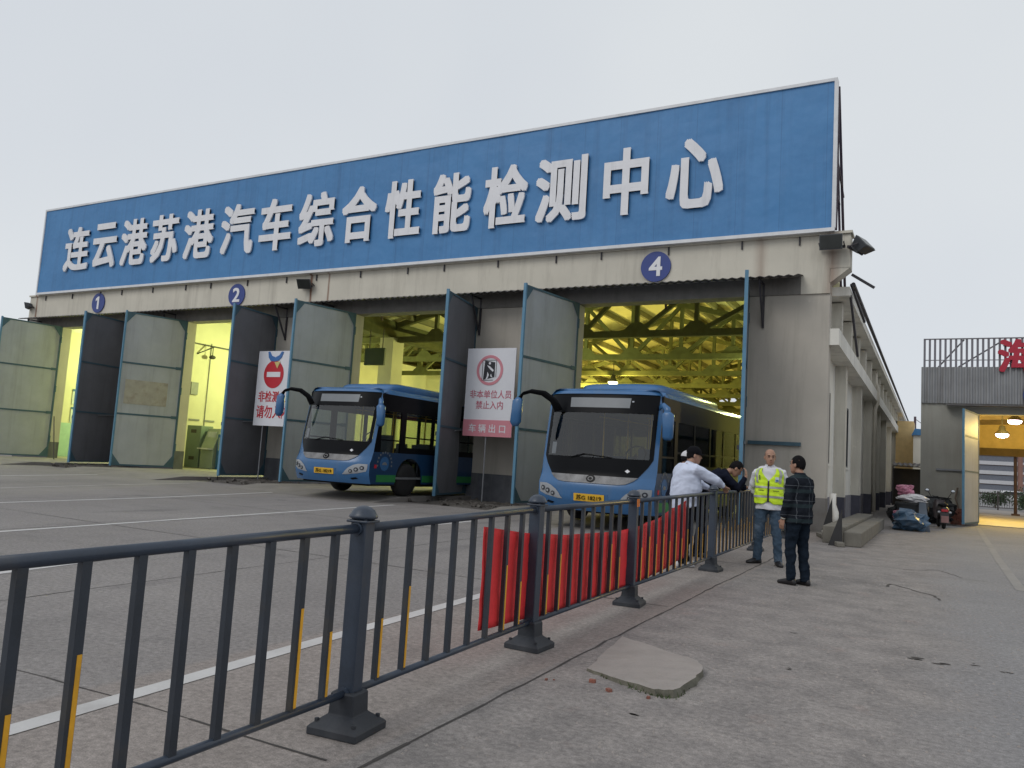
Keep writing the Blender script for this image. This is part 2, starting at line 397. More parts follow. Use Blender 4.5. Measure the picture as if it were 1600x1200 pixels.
M['shoe'] = paint("black_leather_shoe", (0.012, 0.011, 0.013), 0.4, var=.2)
M['white_shoe'] = paint("white_trainer", (0.5, 0.5, 0.52), 0.6, var=.1)
M['cap_white'] = paint("white_cap", (0.55, 0.54, 0.56), 0.8, var=.1)
M['cap_black'] = paint("black_cap", (0.008, 0.008, 0.01), 0.9, var=.2, spec=.08)
M['lips'] = paint("lips", (0.26, 0.1, 0.085), 0.5, var=.1, bmp=0)
M['eye'] = paint("dark_eye", (0.02, 0.016, 0.015), 0.3, bmp=0)
M['watch'] = paint("steel_watch", (0.5, 0.48, 0.42), 0.3, metal=.7)
M['lanyard'] = paint("black_lanyard", (0.015, 0.015, 0.02), 0.6)
M['silver_tape'] = paint("grey_reflective_tape", (0.36, 0.36, 0.36), 0.4, var=.1, bmp=0)

def hivis():
    m, nt, b = new_mat("high_visibility_yellow")
    v = coords(nt)
    c = mixc(nt, rampf(nt, noise(nt, v, 9), 0.3, 0.7), (0.52, 0.75, 0.02), (0.66, 0.88, 0.035))
    nt.links.new(c, b.inputs['Base Color'])
    b.inputs['Roughness'].default_value = 0.7
    bump(nt, b, noise(nt, v, 18, 4), 0.4, 0.02)
    return m
M['hivis'] = hivis()

def plaid():
    m, nt, b = new_mat("dark_plaid_shirt")
    v = coords(nt)
    sx = nt.nodes.new("ShaderNodeSeparateXYZ")
    nt.links.new(v, sx.inputs[0])
    c = mixc(nt, rampf(nt, noise(nt, v, 7), 0.3, 0.7), (0.01, 0.012, 0.017), (0.02, 0.024, 0.032))
    def line(out, period, ph, w, col, amt, c):
        a = nt.nodes.new("ShaderNodeMath"); a.operation = 'MULTIPLY_ADD'
        nt.links.new(out, a.inputs[0]); a.inputs[1].default_value = 1 / period; a.inputs[2].default_value = ph
        f = nt.nodes.new("ShaderNodeMath"); f.operation = 'FRACT'
        nt.links.new(a.outputs[0], f.inputs[0])
        l = nt.nodes.new("ShaderNodeMath"); l.operation = 'LESS_THAN'
        nt.links.new(f.outputs[0], l.inputs[0]); l.inputs[1].default_value = w
        k = nt.nodes.new("ShaderNodeMath"); k.operation = 'MULTIPLY'
        nt.links.new(l.outputs[0], k.inputs[0]); k.inputs[1].default_value = amt
        return mixc(nt, k.outputs[0], c, col)
    c = line(sx.outputs[2], 0.2, 0.3, 0.035, (0.2, 0.22, 0.24), 0.4, c)
    c = line(sx.outputs[0], 0.19, 0.15, 0.035, (0.2, 0.22, 0.24), 0.4, c)
    c = line(sx.outputs[2], 0.2, 0.75, 0.25, (0.03, 0.045, 0.05), 0.7, c)
    nt.links.new(c, b.inputs['Base Color'])
    b.inputs['Roughness'].default_value = 0.95
    b.inputs['Specular IOR Level'].default_value = 0.05
    bump(nt, b, noise(nt, v, 16, 4), 0.4, 0.02)
    return m
M['plaid'] = plaid()

# ------------------------------------------------------------------ mesh helpers
ROOTPOS = {}

def tag(o, label=None, cat=None, group=None, kind=None):
    if label: o['label'] = label
    if cat: o['category'] = cat
    if group: o['group'] = group
    if kind: o['kind'] = kind
    return o

def thing(name, label, cat, loc=(0, 0, 0), rz=0, group=None):
    o = bpy.data.objects.new(name, None)
    o.empty_display_size = 0.3
    COL.objects.link(o)
    o.location = loc
    o.rotation_euler = (0, 0, rz)
    ROOTPOS[o.name] = Vector(loc)
    return tag(o, label, cat, group)

class MB:
    """collects shapes; build() links them as ONE mesh object"""
    def __init__(s):
        s.v, s.f, s.m = [], [], []
    def add(s, vs, fs, mi=0, T=None):
        n = len(s.v)
        for p in vs:
            p = Vector(p)
            s.v.append(T @ p if T else p)
        for q in fs:
            s.f.append([i + n for i in q]); s.m.append(mi)
        return s
    def box(s, x0, x1, y0, y1, z0, z1, mi=0, T=None):
        vs = [(x0, y0, z0), (x1, y0, z0), (x1, y1, z0), (x0, y1, z0), (x0, y0, z1), (x1, y0, z1), (x1, y1, z1), (x0, y1, z1)]
        fs = [(3, 2, 1, 0), (4, 5, 6, 7), (0, 1, 5, 4), (1, 2, 6, 5), (2, 3, 7, 6), (3, 0, 4, 7)]
        return s.add(vs, fs, mi, T)
    def bar(s, p0, p1, w, h=None, mi=0, up=(0, 0, 1)):
        """square bar between two points"""
        p0, p1 = Vector(p0), Vector(p1)
        h = h or w
        d = (p1 - p0).normalized()
        u = Vector(up)
        if abs(d.dot(u)) > 0.98: u = Vector((1, 0, 0))
        a = d.cross(u).normalized(); b = a.cross(d).normalized()
        vs = []
        for p in (p0, p1):
            for sa, sb in ((-1, -1), (1, -1), (1, 1), (-1, 1)):
                vs.append(p + a * sa * w / 2 + b * sb * h / 2)
        return s.add(vs, [(0, 1, 2, 3), (7, 6, 5, 4), (0, 4, 5, 1), (1, 5, 6, 2), (2, 6, 7, 3), (3, 7, 4, 0)], mi)
    def tube(s, pts, rad, n=10, mi=0, cap=True, flat=1.0):
        """round tube along a polyline; rad number or list"""
        pts = [Vector(p) for p in pts]
        rs = rad if isinstance(rad, (list, tuple)) else [rad] * len(pts)
        base = len(s.v)
        prev = None
        for i, p in enumerate(pts):
            d = (pts[min(i + 1, len(pts) - 1)] - pts[max(i - 1, 0)]).normalized()
            if prev is None:
                u = Vector((0, 0, 1)) if abs(d.z) < 0.9 else Vector((1, 0, 0))
                a = d.cross(u).normalized()
            else:
                a = (prev - d * prev.dot(d)).normalized()
            b = d.cross(a).normalized(); prev = a
            for k in range(n):
                t = 2 * PI * k / n
                s.v.append(p + (a * math.cos(t) + b * math.sin(t) * flat) * rs[i])
        for i in range(len(pts) - 1):
            for k in range(n):
                q = [base + i * n + k, base + i * n + (k + 1) % n, base + (i + 1) * n + (k + 1) % n, base + (i + 1) * n + k]
                s.f.append(q); s.m.append(mi)
        if cap:
            s.f.append([base + k for k in range(n)][::-1]); s.m.append(mi)
            e = base + (len(pts) - 1) * n
            s.f.append([e + k for k in range(n)]); s.m.append(mi)
        return s
    def lathe(s, prof, n=20, mi=0, T=None):
        """prof list of (r, z) around the z axis"""
        base = len(s.v); fs = []; vs = []
        for r, z in prof:
            for k in range(n):
                t = 2 * PI * k / n
                vs.append((r * math.cos(t), r * math.sin(t), z))
        for i in range(len(prof) - 1):
            for k in range(n):
                fs.append((i * n + k, i * n + (k + 1) % n, (i + 1) * n + (k + 1) % n, (i + 1) * n + k))
        fs.append(tuple(range(n))[::-1]); e = (len(prof) - 1) * n
        fs.append(tuple(range(e, e + n)))
        return s.add(vs, fs, mi, T)
    def ell(s, c, r, n=16, m=10, mi=0, T=None):
        """ellipsoid"""
        vs, fs = [], []
        for i in range(m + 1):
            ph = PI * i / m - PI / 2
            for k in range(n):
                t = 2 * PI * k / n
                vs.append((c[0] + r[0] * math.cos(ph) * math.cos(t), c[1] + r[1] * math.cos(ph) * math.sin(t), c[2] + r[2] * math.sin(ph)))
        for i in range(m):
            for k in range(n):
                fs.append((i * n + k, i * n + (k + 1) % n, (i + 1) * n + (k + 1) % n, (i + 1) * n + k))
        return s.add(vs, fs, mi, T)
    def rings(s, rings, n=18, mi=0, cap=True, power=2.0):
        """loft of elliptical rings: (centre, axis_a vector, axis_b vector)"""
        base = len(s.v)
        for c, a, b in rings:
            c, a, b = Vector(c), Vector(a), Vector(b)
            for k in range(n):
                t = 2 * PI * k / n
                ct, st = math.cos(t), math.sin(t)
                e = 2.0 / power
                s.v.append(c + a * (abs(ct) ** e * (1 if ct >= 0 else -1)) + b * (abs(st) ** e * (1 if st >= 0 else -1)))
        for i in range(len(rings) - 1):
            for k in range(n):
                s.f.append([base + i * n + k, base + i * n + (k + 1) % n, base + (i + 1) * n + (k + 1) % n, base + (i + 1) * n + k]); s.m.append(mi)
        if cap:
            s.f.append([base + k for k in range(n)][::-1]); s.m.append(mi)
            e = base + (len(rings) - 1) * n
            s.f.append([e + k for k in range(n)]); s.m.append(mi)
        return s
    def prism(s, poly, axis, a0, a1, mi=0):
        """polygon of 2-D points extruded along 'x', 'y' or 'z' from a0 to a1"""
        def P(p, a):
            return {'x': (a, p[0], p[1]), 'y': (p[0], a, p[1]), 'z': (p[0], p[1], a)}[axis]
        n = len(poly)
        vs = [P(p, a0) for p in poly] + [P(p, a1) for p in poly]
        fs = [tuple(range(n)), tuple(range(2 * n - 1, n - 1, -1))]
        fs += [(i, i + n, (i + 1) % n + n, (i + 1) % n) for i in range(n)]
        return s.add(vs, fs, mi)
    def build(s, name, mats, parent=None, smooth=False, bevel=0, fix=True):
        me = bpy.data.meshes.new(name)
        off = Vector((0, 0, 0))
        if parent is not None and ROOTPOS.get(parent.name) is not None:
            off = ROOTPOS[parent.name] if parent.get('_world') else Vector((0, 0, 0))
        me.from_pydata([tuple(v - off) for v in s.v], [], s.f)
        mats = mats if isinstance(mats, (list, tuple)) else [mats]
        for m in mats: me.materials.append(M[m] if isinstance(m, str) else m)
        me.polygons.foreach_set('material_index', s.m)
        if smooth: me.polygons.foreach_set('use_smooth', [True] * len(me.polygons))
        me.update()
        if fix:
            bm = bmesh.new(); bm.from_mesh(me)
            bmesh.ops.recalc_face_normals(bm, faces=bm.faces)
            bm.to_mesh(me); bm.free()
        o = bpy.data.objects.new(name, me)
        COL.objects.link(o)
        if parent is not None:
            o.parent = parent
            if parent.get('_world'):
                ROOTPOS[o.name] = ROOTPOS[parent.name]; o['_world'] = 1
        if bevel:
            bv = o.modifiers.new('bevel', 'BEVEL'); bv.width = bevel; bv.segments = 2; bv.limit_method = 'ANGLE'; bv.angle_limit = R(40)
        return o

def wthing(*a, **k):
    """a thing whose parts are written in world coordinates"""
    o = thing(*a, **k); o['_world'] = 1
    return o

def structure(name, mb, mat, **k):
    return tag(mb.build(name, mat, **k), kind='structure')

def kids(o):
    return [c for c in bpy.data.objects if c.parent == o]

def copy_tree(o, parent=None):
    c = o.copy(); COL.objects.link(c)
    if parent: c.parent = parent
    for ch in kids(o): copy_tree(ch, c)
    return c

def text_mb(body, box, thick, place, bold=0.0, mi=0):
    """lettering as solid shapes scaled to fit box=(width, height); place maps (x, y, z) to a point"""
    cu = bpy.data.curves.new('lettering', 'FONT')
    cu.body = body; cu.size = 1.0; cu.extrude = 0.5; cu.resolution_u = 3
    ob = bpy.data.objects.new('lettering', cu); COL.objects.link(ob)
    dg = bpy.context.evaluated_depsgraph_get(); dg.update()
    me = bpy.data.meshes.new_from_object(ob.evaluated_get(dg))
    vs = [v.co.copy() for v in me.vertices]
    x0, x1 = min(v.x for v in vs), max(v.x for v in vs)
    y0, y1 = min(v.y for v in vs), max(v.y for v in vs)
    mb = MB(); fcs = [tuple(q.vertices) for q in me.polygons]
    # heavier strokes: the same outline laid again round a small circle, each a hair deeper than the last
    n = 8 if bold else 0
    r = bold * box[1]; dz = min(.0006, thick * .04)
    for k in range(n + 1):
        dx, dy = [(r, r), (-r, r), (-r, -r), (r, -r), (r, 0), (-r, 0), (0, r), (0, -r), (0, 0)][k if n else 8]
        mb.add([place(r + dx + (v.x - x0) / (x1 - x0) * (box[0] - 2 * r), r + dy + (v.y - y0) / (y1 - y0) * (box[1] - 2 * r), (v.z + 0.5) * thick - dz * k) for v in vs], fcs, mi)
    bpy.data.objects.remove(ob); bpy.data.curves.remove(cu); bpy.data.meshes.remove(me)
    return mb

def on_front(x0, y0, z0):
    """lettering standing on a wall that faces the camera (-y)"""
    return lambda x, y, z: (x0 + x, y0 - z, z0 + y)

def disc_mb(cx, y, cz, r, th, n=40, mi=0, rx=None):
    poly = [(cx + (rx or r) * math.cos(2 * PI * k / n), cz + r * math.sin(2 * PI * k / n)) for k in range(n)]
    return MB().prism(poly, 'y', y, y - th, mi)

# ------------------------------------------------------------------ ground, markings
FY = 22.4                      # facade plane
structure('ground', MB().add([(-700, -300, 0), (700, -300, 0), (700, 1500, 0), (-700, 1500, 0)], [(0, 1, 2, 3)]), 'ground')

def strip(p0, p1, w, z, mb):
    p0, p1 = Vector((*p0, z)), Vector((*p1, z))
    d = (p1 - p0).normalized(); a = Vector((-d.y, d.x, 0)) * w / 2
    return mb.add([p0 - a, p0 + a, p1 + a, p1 - a], [(3, 2, 1, 0)])

def polyline_strip(pts, w, z, mb):
    for a, b in zip(pts, pts[1:]): strip(a, b, w, z, mb)
    return mb
structure('road_marking', polyline_strip([(-3.6, 0.2), (-3.78, 2.2), (-3.92, 4.2), (-4.03, 6.3), (-4.3, 11.5), (-4.5, 16)], 0.13, .004, MB()), 'road_paint')
structure('road_marking', polyline_strip([(-7.3, 1.5), (-7.97, 4.44), (-8.54, 7.25), (-8.81, 11.9), (-9.0, 15.2)], 0.11, .004, MB()), 'road_paint')
structure('road_marking', polyline_strip([(-10.6, 3), (-11.16, 6.16), (-11.74, 9.9), (-12.79, 17.17)], 0.11, .004, MB()), 'road_paint')
structure('road_marking', polyline_strip([(-15.0, 5.5), (-15.51, 8.49), (-16.14, 12.42), (-17.6, 18.2)], 0.11, .004, MB()), 'road_paint')
structure('road_marking', polyline_strip([(-18.6, 8), (-19.3, 10.5), (-20.7, 15.0), (-21.2, 17.4)], 0.11, .004, MB()), 'road_faint')
structure('road_marking', polyline_strip([(-23.5, 10.5), (-24.27, 13.2), (-26.2, 18.6)], 0.11, .004, MB()), 'road_paint')
structure('road_marking', polyline_strip([(1.4, 33), (1.3, 27), (1.15, 18.4), (1.1, 13.4)], 0.14, .004, MB()), 'road_ghost')
jb = MB()
random.seed(3)
def crack(pts, w, jit=.03, step=.25):
    out = []
    for (x0, y0), (x1, y1) in zip(pts, pts[1:]):
        L = math.hypot(x1 - x0, y1 - y0); n = max(1, int(L / step))
        for i in range(n): out.append((x0 + (x1 - x0) * i / n + random.uniform(-jit, jit), y0 + (y1 - y0) * i / n + random.uniform(-jit, jit)))
    out.append(pts[-1])
    for a, b in zip(out, out[1:]): strip(a, b, w * random.uniform(.5, 1.4), .003, jb)
crack([(-2.2, 1.2), (-2.25, 3.77), (-2.31, 6.32), (-2.38, 9.7), (-2.41, 13.3), (-2.5, 17)], .018, .012)
crack([(-4.75, 2.79), (-3.6, 2.84), (-2.4, 2.86)], .012, .008)
for yy in (7.9, 12.6, 17.4): crack([(-16, yy), (-2.4, yy + .1)], .016, .01, .5)
crack([(-14, 3.0), (-4.75, 2.79)], .014, .01, .5)
for xx in (-6.4, -11.0, -16.0, -21.0): crack([(xx, -2), (xx - 1.0, 18)], .014, .01, .5)
crack([(-.56, 12.0), (-.54, 12.37), (.01, 11.61), (.07, 11.22)], .035, .02, .12)
crack([(-.45, 14.6), (.05, 15.2), (.4, 14.3)], .02, .03, .15)
structure('pavement_joint', jb, 'joint')
# small dark spots and grit on the yard
sp = MB(); random.seed(11)
for x, y, r in [(-.1, 7.35, .07), (.05, 7.3, .06), (.32, 7.45, .04), (.5, 7.35, .035), (-1.1, 7.6, .025), (-1.5, 4.4, .03), (-1.9, 5.6, .02), (-.9, 6.2, .03)]:
    for q in range(3):
        dx, dy = random.uniform(-r, r), random.uniform(-r, r)
        k = random.uniform(.3, .8) * r
        sp.add([(x + dx + k * math.cos(a) * random.uniform(.5, 1.5), y + dy + .5 * k * math.sin(a), .0035) for a in [i * PI / 4 for i in range(8)]], [tuple(range(8))])
structure('ground_stain', sp, 'joint')
gr = MB()
for i in range(1600):
    x = random.uniform(-2.25, 1.2); y = 2.2 + 11 * random.random() ** 1.6
    r = random.uniform(.003, .012) * (1 + y * .04)
    a = random.uniform(0, 6)
    vs = [(x + r * math.cos(a + k * 2.09), y + r * math.sin(a + k * 2.09), .0) for k in range(3)] + [(x, y, r * .8)]
    gr.add(vs, [(0, 1, 3), (1, 2, 3), (2, 0, 3)])
tag(gr.build('grit', 'slab', fix=False), 'scattered pale grit and tiny stones on the rough concrete right of the fence', 'grit', kind='stuff')

# ------------------------------------------------------------------ main inspection building
OPEN = [(-37.4, -32.1), (-28.4, -23.1), (-19.1, -13.8), (-10.0, -4.72)]
FLOOR = .14
bld = wthing('inspection_building', 'long cream inspection hall with four tall open door bays and yellow lit interior', 'building', (-21, FY, 0))
xs = [-40.35] + [x for o in OPEN for x in o] + [-2.55]
for i in range(0, len(xs), 2):
    pw = MB().box(xs[i], xs[i + 1], FY, FY + .45, 0.9, 6.47).build('wall_pier', 'cream_pier', bld)
    MB().box(xs[i] - (0 if i else .01), xs[i + 1] + .01, FY - .02, FY + .46, 0, .9).build('plinth', 'plinth' if i < 8 else 'plinth_corner', pw)
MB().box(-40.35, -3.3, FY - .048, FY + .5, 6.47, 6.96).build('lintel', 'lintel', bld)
f = MB().box(-40.35, -3.3, FY - .05, FY + .5, 6.96, 8.1).box(-3.3, -2.55, FY - .05, FY + .5, 6.47, 8.1)
f.box(-2.55, -2.05, FY - .05, FY + .5, 7.15, 8.1)
f.prism([(-2.56, 6.75), (-2.05, 7.15), (-2.05, 7.16), (-2.56, 7.16)], 'y', FY - .05, FY + .5)
f.box(-40.38, -2.0, FY - .12, FY + .52, 8.1, 8.17)
f.build('fascia', 'cream', bld)
# corrugated canopy
def corrugated(x0, x1, y0, z0, y1, z1, wave, amp, th=.012, per=4):
    mb = MB(); n = int((x1 - x0) / wave * per)
    vs, fs = [], []
    for i in range(n + 1):
        x = x0 + (x1 - x0) * i / n; dz = amp * math.sin(2 * PI * i / per)
        vs += [(x, y0, z0 + dz), (x, y1, z1 + dz), (x, y0, z0 + dz + th), (x, y1, z1 + dz + th)]
    for i in range(n):
        a, b = 4 * i, 4 * i + 4
        fs += [(a, b, b + 1, a + 1), (a + 2, a + 3, b + 3, b + 2), (a, a + 2, b + 2, b), (a + 1, b + 1, b + 3, a + 3)]
    return mb.add(vs, fs)
corrugated(-39.6, -3.25, FY - .95, 6.8, FY - .05, 6.98, .25, .022).build('canopy', 'canopy', bld)
for x in (-39.2, -31.4, -29.2, -22.6, -20.2, -13.65, -10.9, -4.3):
    b = MB().bar((x, FY - .03, 6.8), (x, FY - .03, 5.55), .06).bar((x, FY - .7, 6.8), (x, FY - .03, 5.6), .05).bar((x, FY - .7, 6.8), (x, FY - .03, 6.8), .05)
    b.build('canopy_bracket', 'steel_dark', bld)
# side wall with piers, beams and windows
XW, XP = -2.83, -2.5
YE = 75.0
PIERS = [26.7 + 5.9 * k for k in range(9)]
WIN = [(24.3, 25.6)] + [(p + 3.3, p + 4.7) for p in PIERS[:4]]
s = MB()
cur = FY + .45
for a, b_ in WIN:
    s.box(XW - .3, XW, cur, a, 0.88, 6.5)
    s.box(XW - .3, XW, a, b_, .88, 1.88); s.box(XW - .3, XW, a, b_, 4.05, 6.5)
    cur = b_
s.box(XW - .3, XW, cur, YE, .88, 6.5)
s.build('side_wall', 'side_wall', bld)
for a, b_ in WIN:
    wf = MB().box(XW - .05, XW - .004, a, b_, 1.88, 1.94).box(XW - .05, XW - .004, a, b_, 3.99, 4.05).box(XW - .05, XW - .004, a, a + .06, 1.94, 3.99).box(XW - .05, XW - .004, b_ - .06, b_, 1.94, 3.99).box(XW - .05, XW - .004, (a + b_) / 2 - .03, (a + b_) / 2 + .03, 1.94, 3.99).build('window', 'frame_dark', bld)
    MB().box(XW - .04, XW - .02, a + .06, b_ - .06, 1.94, 3.99).build('pane', 'window', wf)
    MB().box(XW - .002, XW + .05, a - .05, b_ + .05, 1.8, 1.88).build('sill', 'side_wall', wf)
for p in PIERS:
    MB().box(XW, XP, p, p + .42, .88, 5.05).build('pilaster', 'pilaster', bld)
    MB().box(XW, XP + .01, p - .01, p + .43, 0, .88).build('pilaster_base', 'plinth_dark', bld)
MB().box(XW - .3, XW + .03, FY + .46, YE, 0, .88).build('side_plinth', 'plinth_side', bld)
# lower beam with a stepped outer edge, short upper piers, eave beam
MB().box(XW - .02, -2.3, FY + .46, YE, 5.05, 5.5).box(-2.56, -2.3, FY + .05, FY + .46, 5.05, 5.5).build('side_beam', 'side_wall', bld)
for k in range(int((YE - FY - 1) / 2.95)):
    y = FY + 1.25 + 2.95 * k
    MB().box(XW, -2.36, y, y + .4, 5.5, 6.45).build('upper_pier', 'pilaster', bld)
MB().box(XW - .3, -2.1, FY + .5, YE, 6.5, 6.75).build('eave_beam', 'side_wall', bld)
tag(MB().tube([(-2.02, FY + .6, 6.83), (-2.02, YE, 6.83)], .06, 8).build('gutter', 'steel_dark', bld), None)
MB().box(-40.5, -40.2, FY + .5, YE, 0, 6.75).build('far_side_wall', 'side_wall', bld)
MB().box(-40.2, XW - .3, YE - .3, YE, 0, 8.2).build('rear_wall', 'inner_wall', bld)
# inside lining of the long walls
MB().box(XW - .34, XW - .302, FY + .46, YE - .31, 0, 6.7).build('inside_lining', 'inner_wall', bld)
MB().box(-40.19, -40.15, FY + .46, YE - .31, 1.9, 6.7).build('inside_lining', 'inner_wall', bld)
MB().box(-40.19, -40.14, FY + .46, YE - .31, 0, 1.9).build('inside_dado', 'inner_dado', bld)
# downpipe on the side
MB().tube([(-2.38, 38.6, 6.4), (-2.38, 38.6, 5.9), (-2.28, 38.6, 5.6), (-2.28, 38.6, 5.0), (-2.38, 38.6, 4.7), (-2.38, 38.6, .1)], .085, 10).build('downpipe', 'pvc_beige', bld, smooth=True)
MB().tube([(-2.36, 22.35, 1.05), (-2.36, 22.35, .75), (-2.28, 22.25, .55), (-2.28, 22.25, .0)], .085, 12).build('drain_spout', 'pvc', bld, smooth=True)
# roof slabs over two gabled naves
def roof_nave(x0, x1, zr):
    xm = (x0 + x1) / 2
    mb = MB()
    for a, za, b_, zb in ((x0, 7.35, xm, zr), (xm, zr, x1, 7.35)):
        mb.add([(a, FY + .5, za), (b_, FY + .5, zb), (b_, YE, zb), (a, YE, za), (a, FY + .5, za + .16), (b_, FY + .5, zb + .16), (b_, YE, zb + .16), (a, YE, za + .16)],
               [(0, 1, 2, 3), (7, 6, 5, 4), (0, 4, 5, 1), (1, 5, 6, 2), (2, 6, 7, 3), (3, 7, 4, 0)])
    mb.build('roof', 'roof_under', bld)
    for side in (0, 1):
        for k in range(1, 8):
            t = k / 8
            x = x0 + (xm - x0) * t if side == 0 else x1 + (xm - x1) * t
            z = 7.35 + (zr - 7.35) * t
            MB().box(x - .07, x + .07, FY + .5, YE - .31, z - .3, z - .02).build('purlin', 'purlin', bld)
roof_nave(-22.0, -2.6, 9.9)
roof_nave(-40.4, -22.0, 9.9)
MB().box(-40.3, -2.6, FY + .5, FY + .52, 7.3, 8.1).build('front_gable_back', 'inner_wall', bld)
MB().box(XW - .3, XW + .0, FY + .5, YE, 6.75, 7.36).box(-40.5, -40.2, FY + .5, YE, 6.75, 7.36).build('eave_infill', 'side_wall', bld)
# trusses: bottom chord, rafters, verticals, diagonals, plate gussets
def truss(x0, x1, y, zr):
    mb = MB(); xm = (x0 + x1) / 2; zc = 6.55
    mb.box(x0, x1, y - .13, y + .13, zc - .13, zc + .13)
    def zt(x): return 7.2 + (zr - .35 - 7.2) * (1 - abs(x - xm) / (xm - x0))
    mb.bar((x0, y, 7.15), (xm, y, zr - .35), .22, .26); mb.bar((xm, y, zr - .35), (x1, y, 7.15), .22, .26)
    n = 8
    px = [x0 + (x1 - x0) * k / n for k in range(n + 1)]
    for k in range(1, n):
        mb.bar((px[k], y, zc), (px[k], y, zt(px[k])), .16)
    for k in range(0, n):
        if k < n // 2: a, b_ = (px[k], zt(px[k]) if k else 7.1), (px[k + 1], zc)
        else: a, b_ = (px[k], zc), (px[k + 1], zt(px[k + 1]) if k < n - 1 else 7.1)
        if k in (1, 2, 3): a, b_ = (px[k], zt(px[k])), (px[k + 1], zc)
        mb.bar((a[0], y, a[1]), (b_[0], y, b_[1]), .16)
    for k in range(1, n):
        mb.prism([(px[k] - .55, zc + .12), (px[k] + .55, zc + .12), (px[k] + .18, zc + .45), (px[k] - .18, zc + .45)], 'y', y - .09, y + .09)
    return mb
TY = [28.4 + 6 * k for k in range(8)]
t1 = truss(-21.9, XW - .35, TY[0], 9.9).build('roof_truss', 'truss', bld)
t2 = truss(-40.1, -22.1, TY[0], 9.9).build('roof_truss', 'truss', bld)
for t in (t1, t2):
    for k in range(1, 8):
        c = t.copy(); COL.objects.link(c); c.parent = bld; c.location.y += 6 * k
# column row and the long beam between the naves
for k in range(8):
    MB().box(-22.35, -21.6, TY[k] - .4, TY[k] + .4, FLOOR, 6.6).build('column', 'inner_wall', bld)
MB().box(-22.3, -21.7, FY + .5, YE - .3, 6.6, 7.36).build('valley_beam', 'truss', bld)
MB().box(-22.2, -21.8, FY + .5, YE - .31, 7.36, 9.9).build('valley_wall', 'inner_wall', bld)
# partition between the two left bays
MB().box(-31.85, -31.6, FY + .46, 45, 0, 7.4).build('partition', 'inner_wall', bld)
MB().tube([(-31.56, 26.4, .1), (-31.56, 26.4, 6.2)], .02, 8).build('conduit', 'pole_grey', bld)
MB().box(-31.6, -22.4, 45, 45.2, 0, 7.4).build('partition', 'inner_wall', bld)
MB().box(-40.1, -31.85, 45, 45.2, 0, 7.4).build('partition', 'inner_wall', bld)
for k in range(3):
    MB().box(-31.595, -31.55, 24.6 + .9 * k, 25.2 + .9 * k, 2.35, 2.43).build('wall_tag', 'pole_grey', bld)
# notices on the far left inner wall
for z0, z1 in ((2.9, 3.7), (1.95, 2.75)):
    nb = MB().box(-40.14, -40.1, 24.95, 26.6, z0, z1).build('notice_board', 'screen', bld)
    MB().box(-40.1, -40.08, 24.95, 26.6, z1 - .12, z1).build('notice_header', 'blue_box', nb)
# floor and ramps
structure('workshop_floor', MB().box(-40.1, XW - .35, FY + .46, YE - .31, 0.002, FLOOR), 'floor')
for a, b_ in OPEN:
    structure('ramp', MB().prism([(FY - 5.2, .002), (FY - 3.9, FLOOR - .004), (FY + .462, FLOOR - .004), (FY + .462, .002)], 'x', a - .25, b_ + .25), 'ramp')

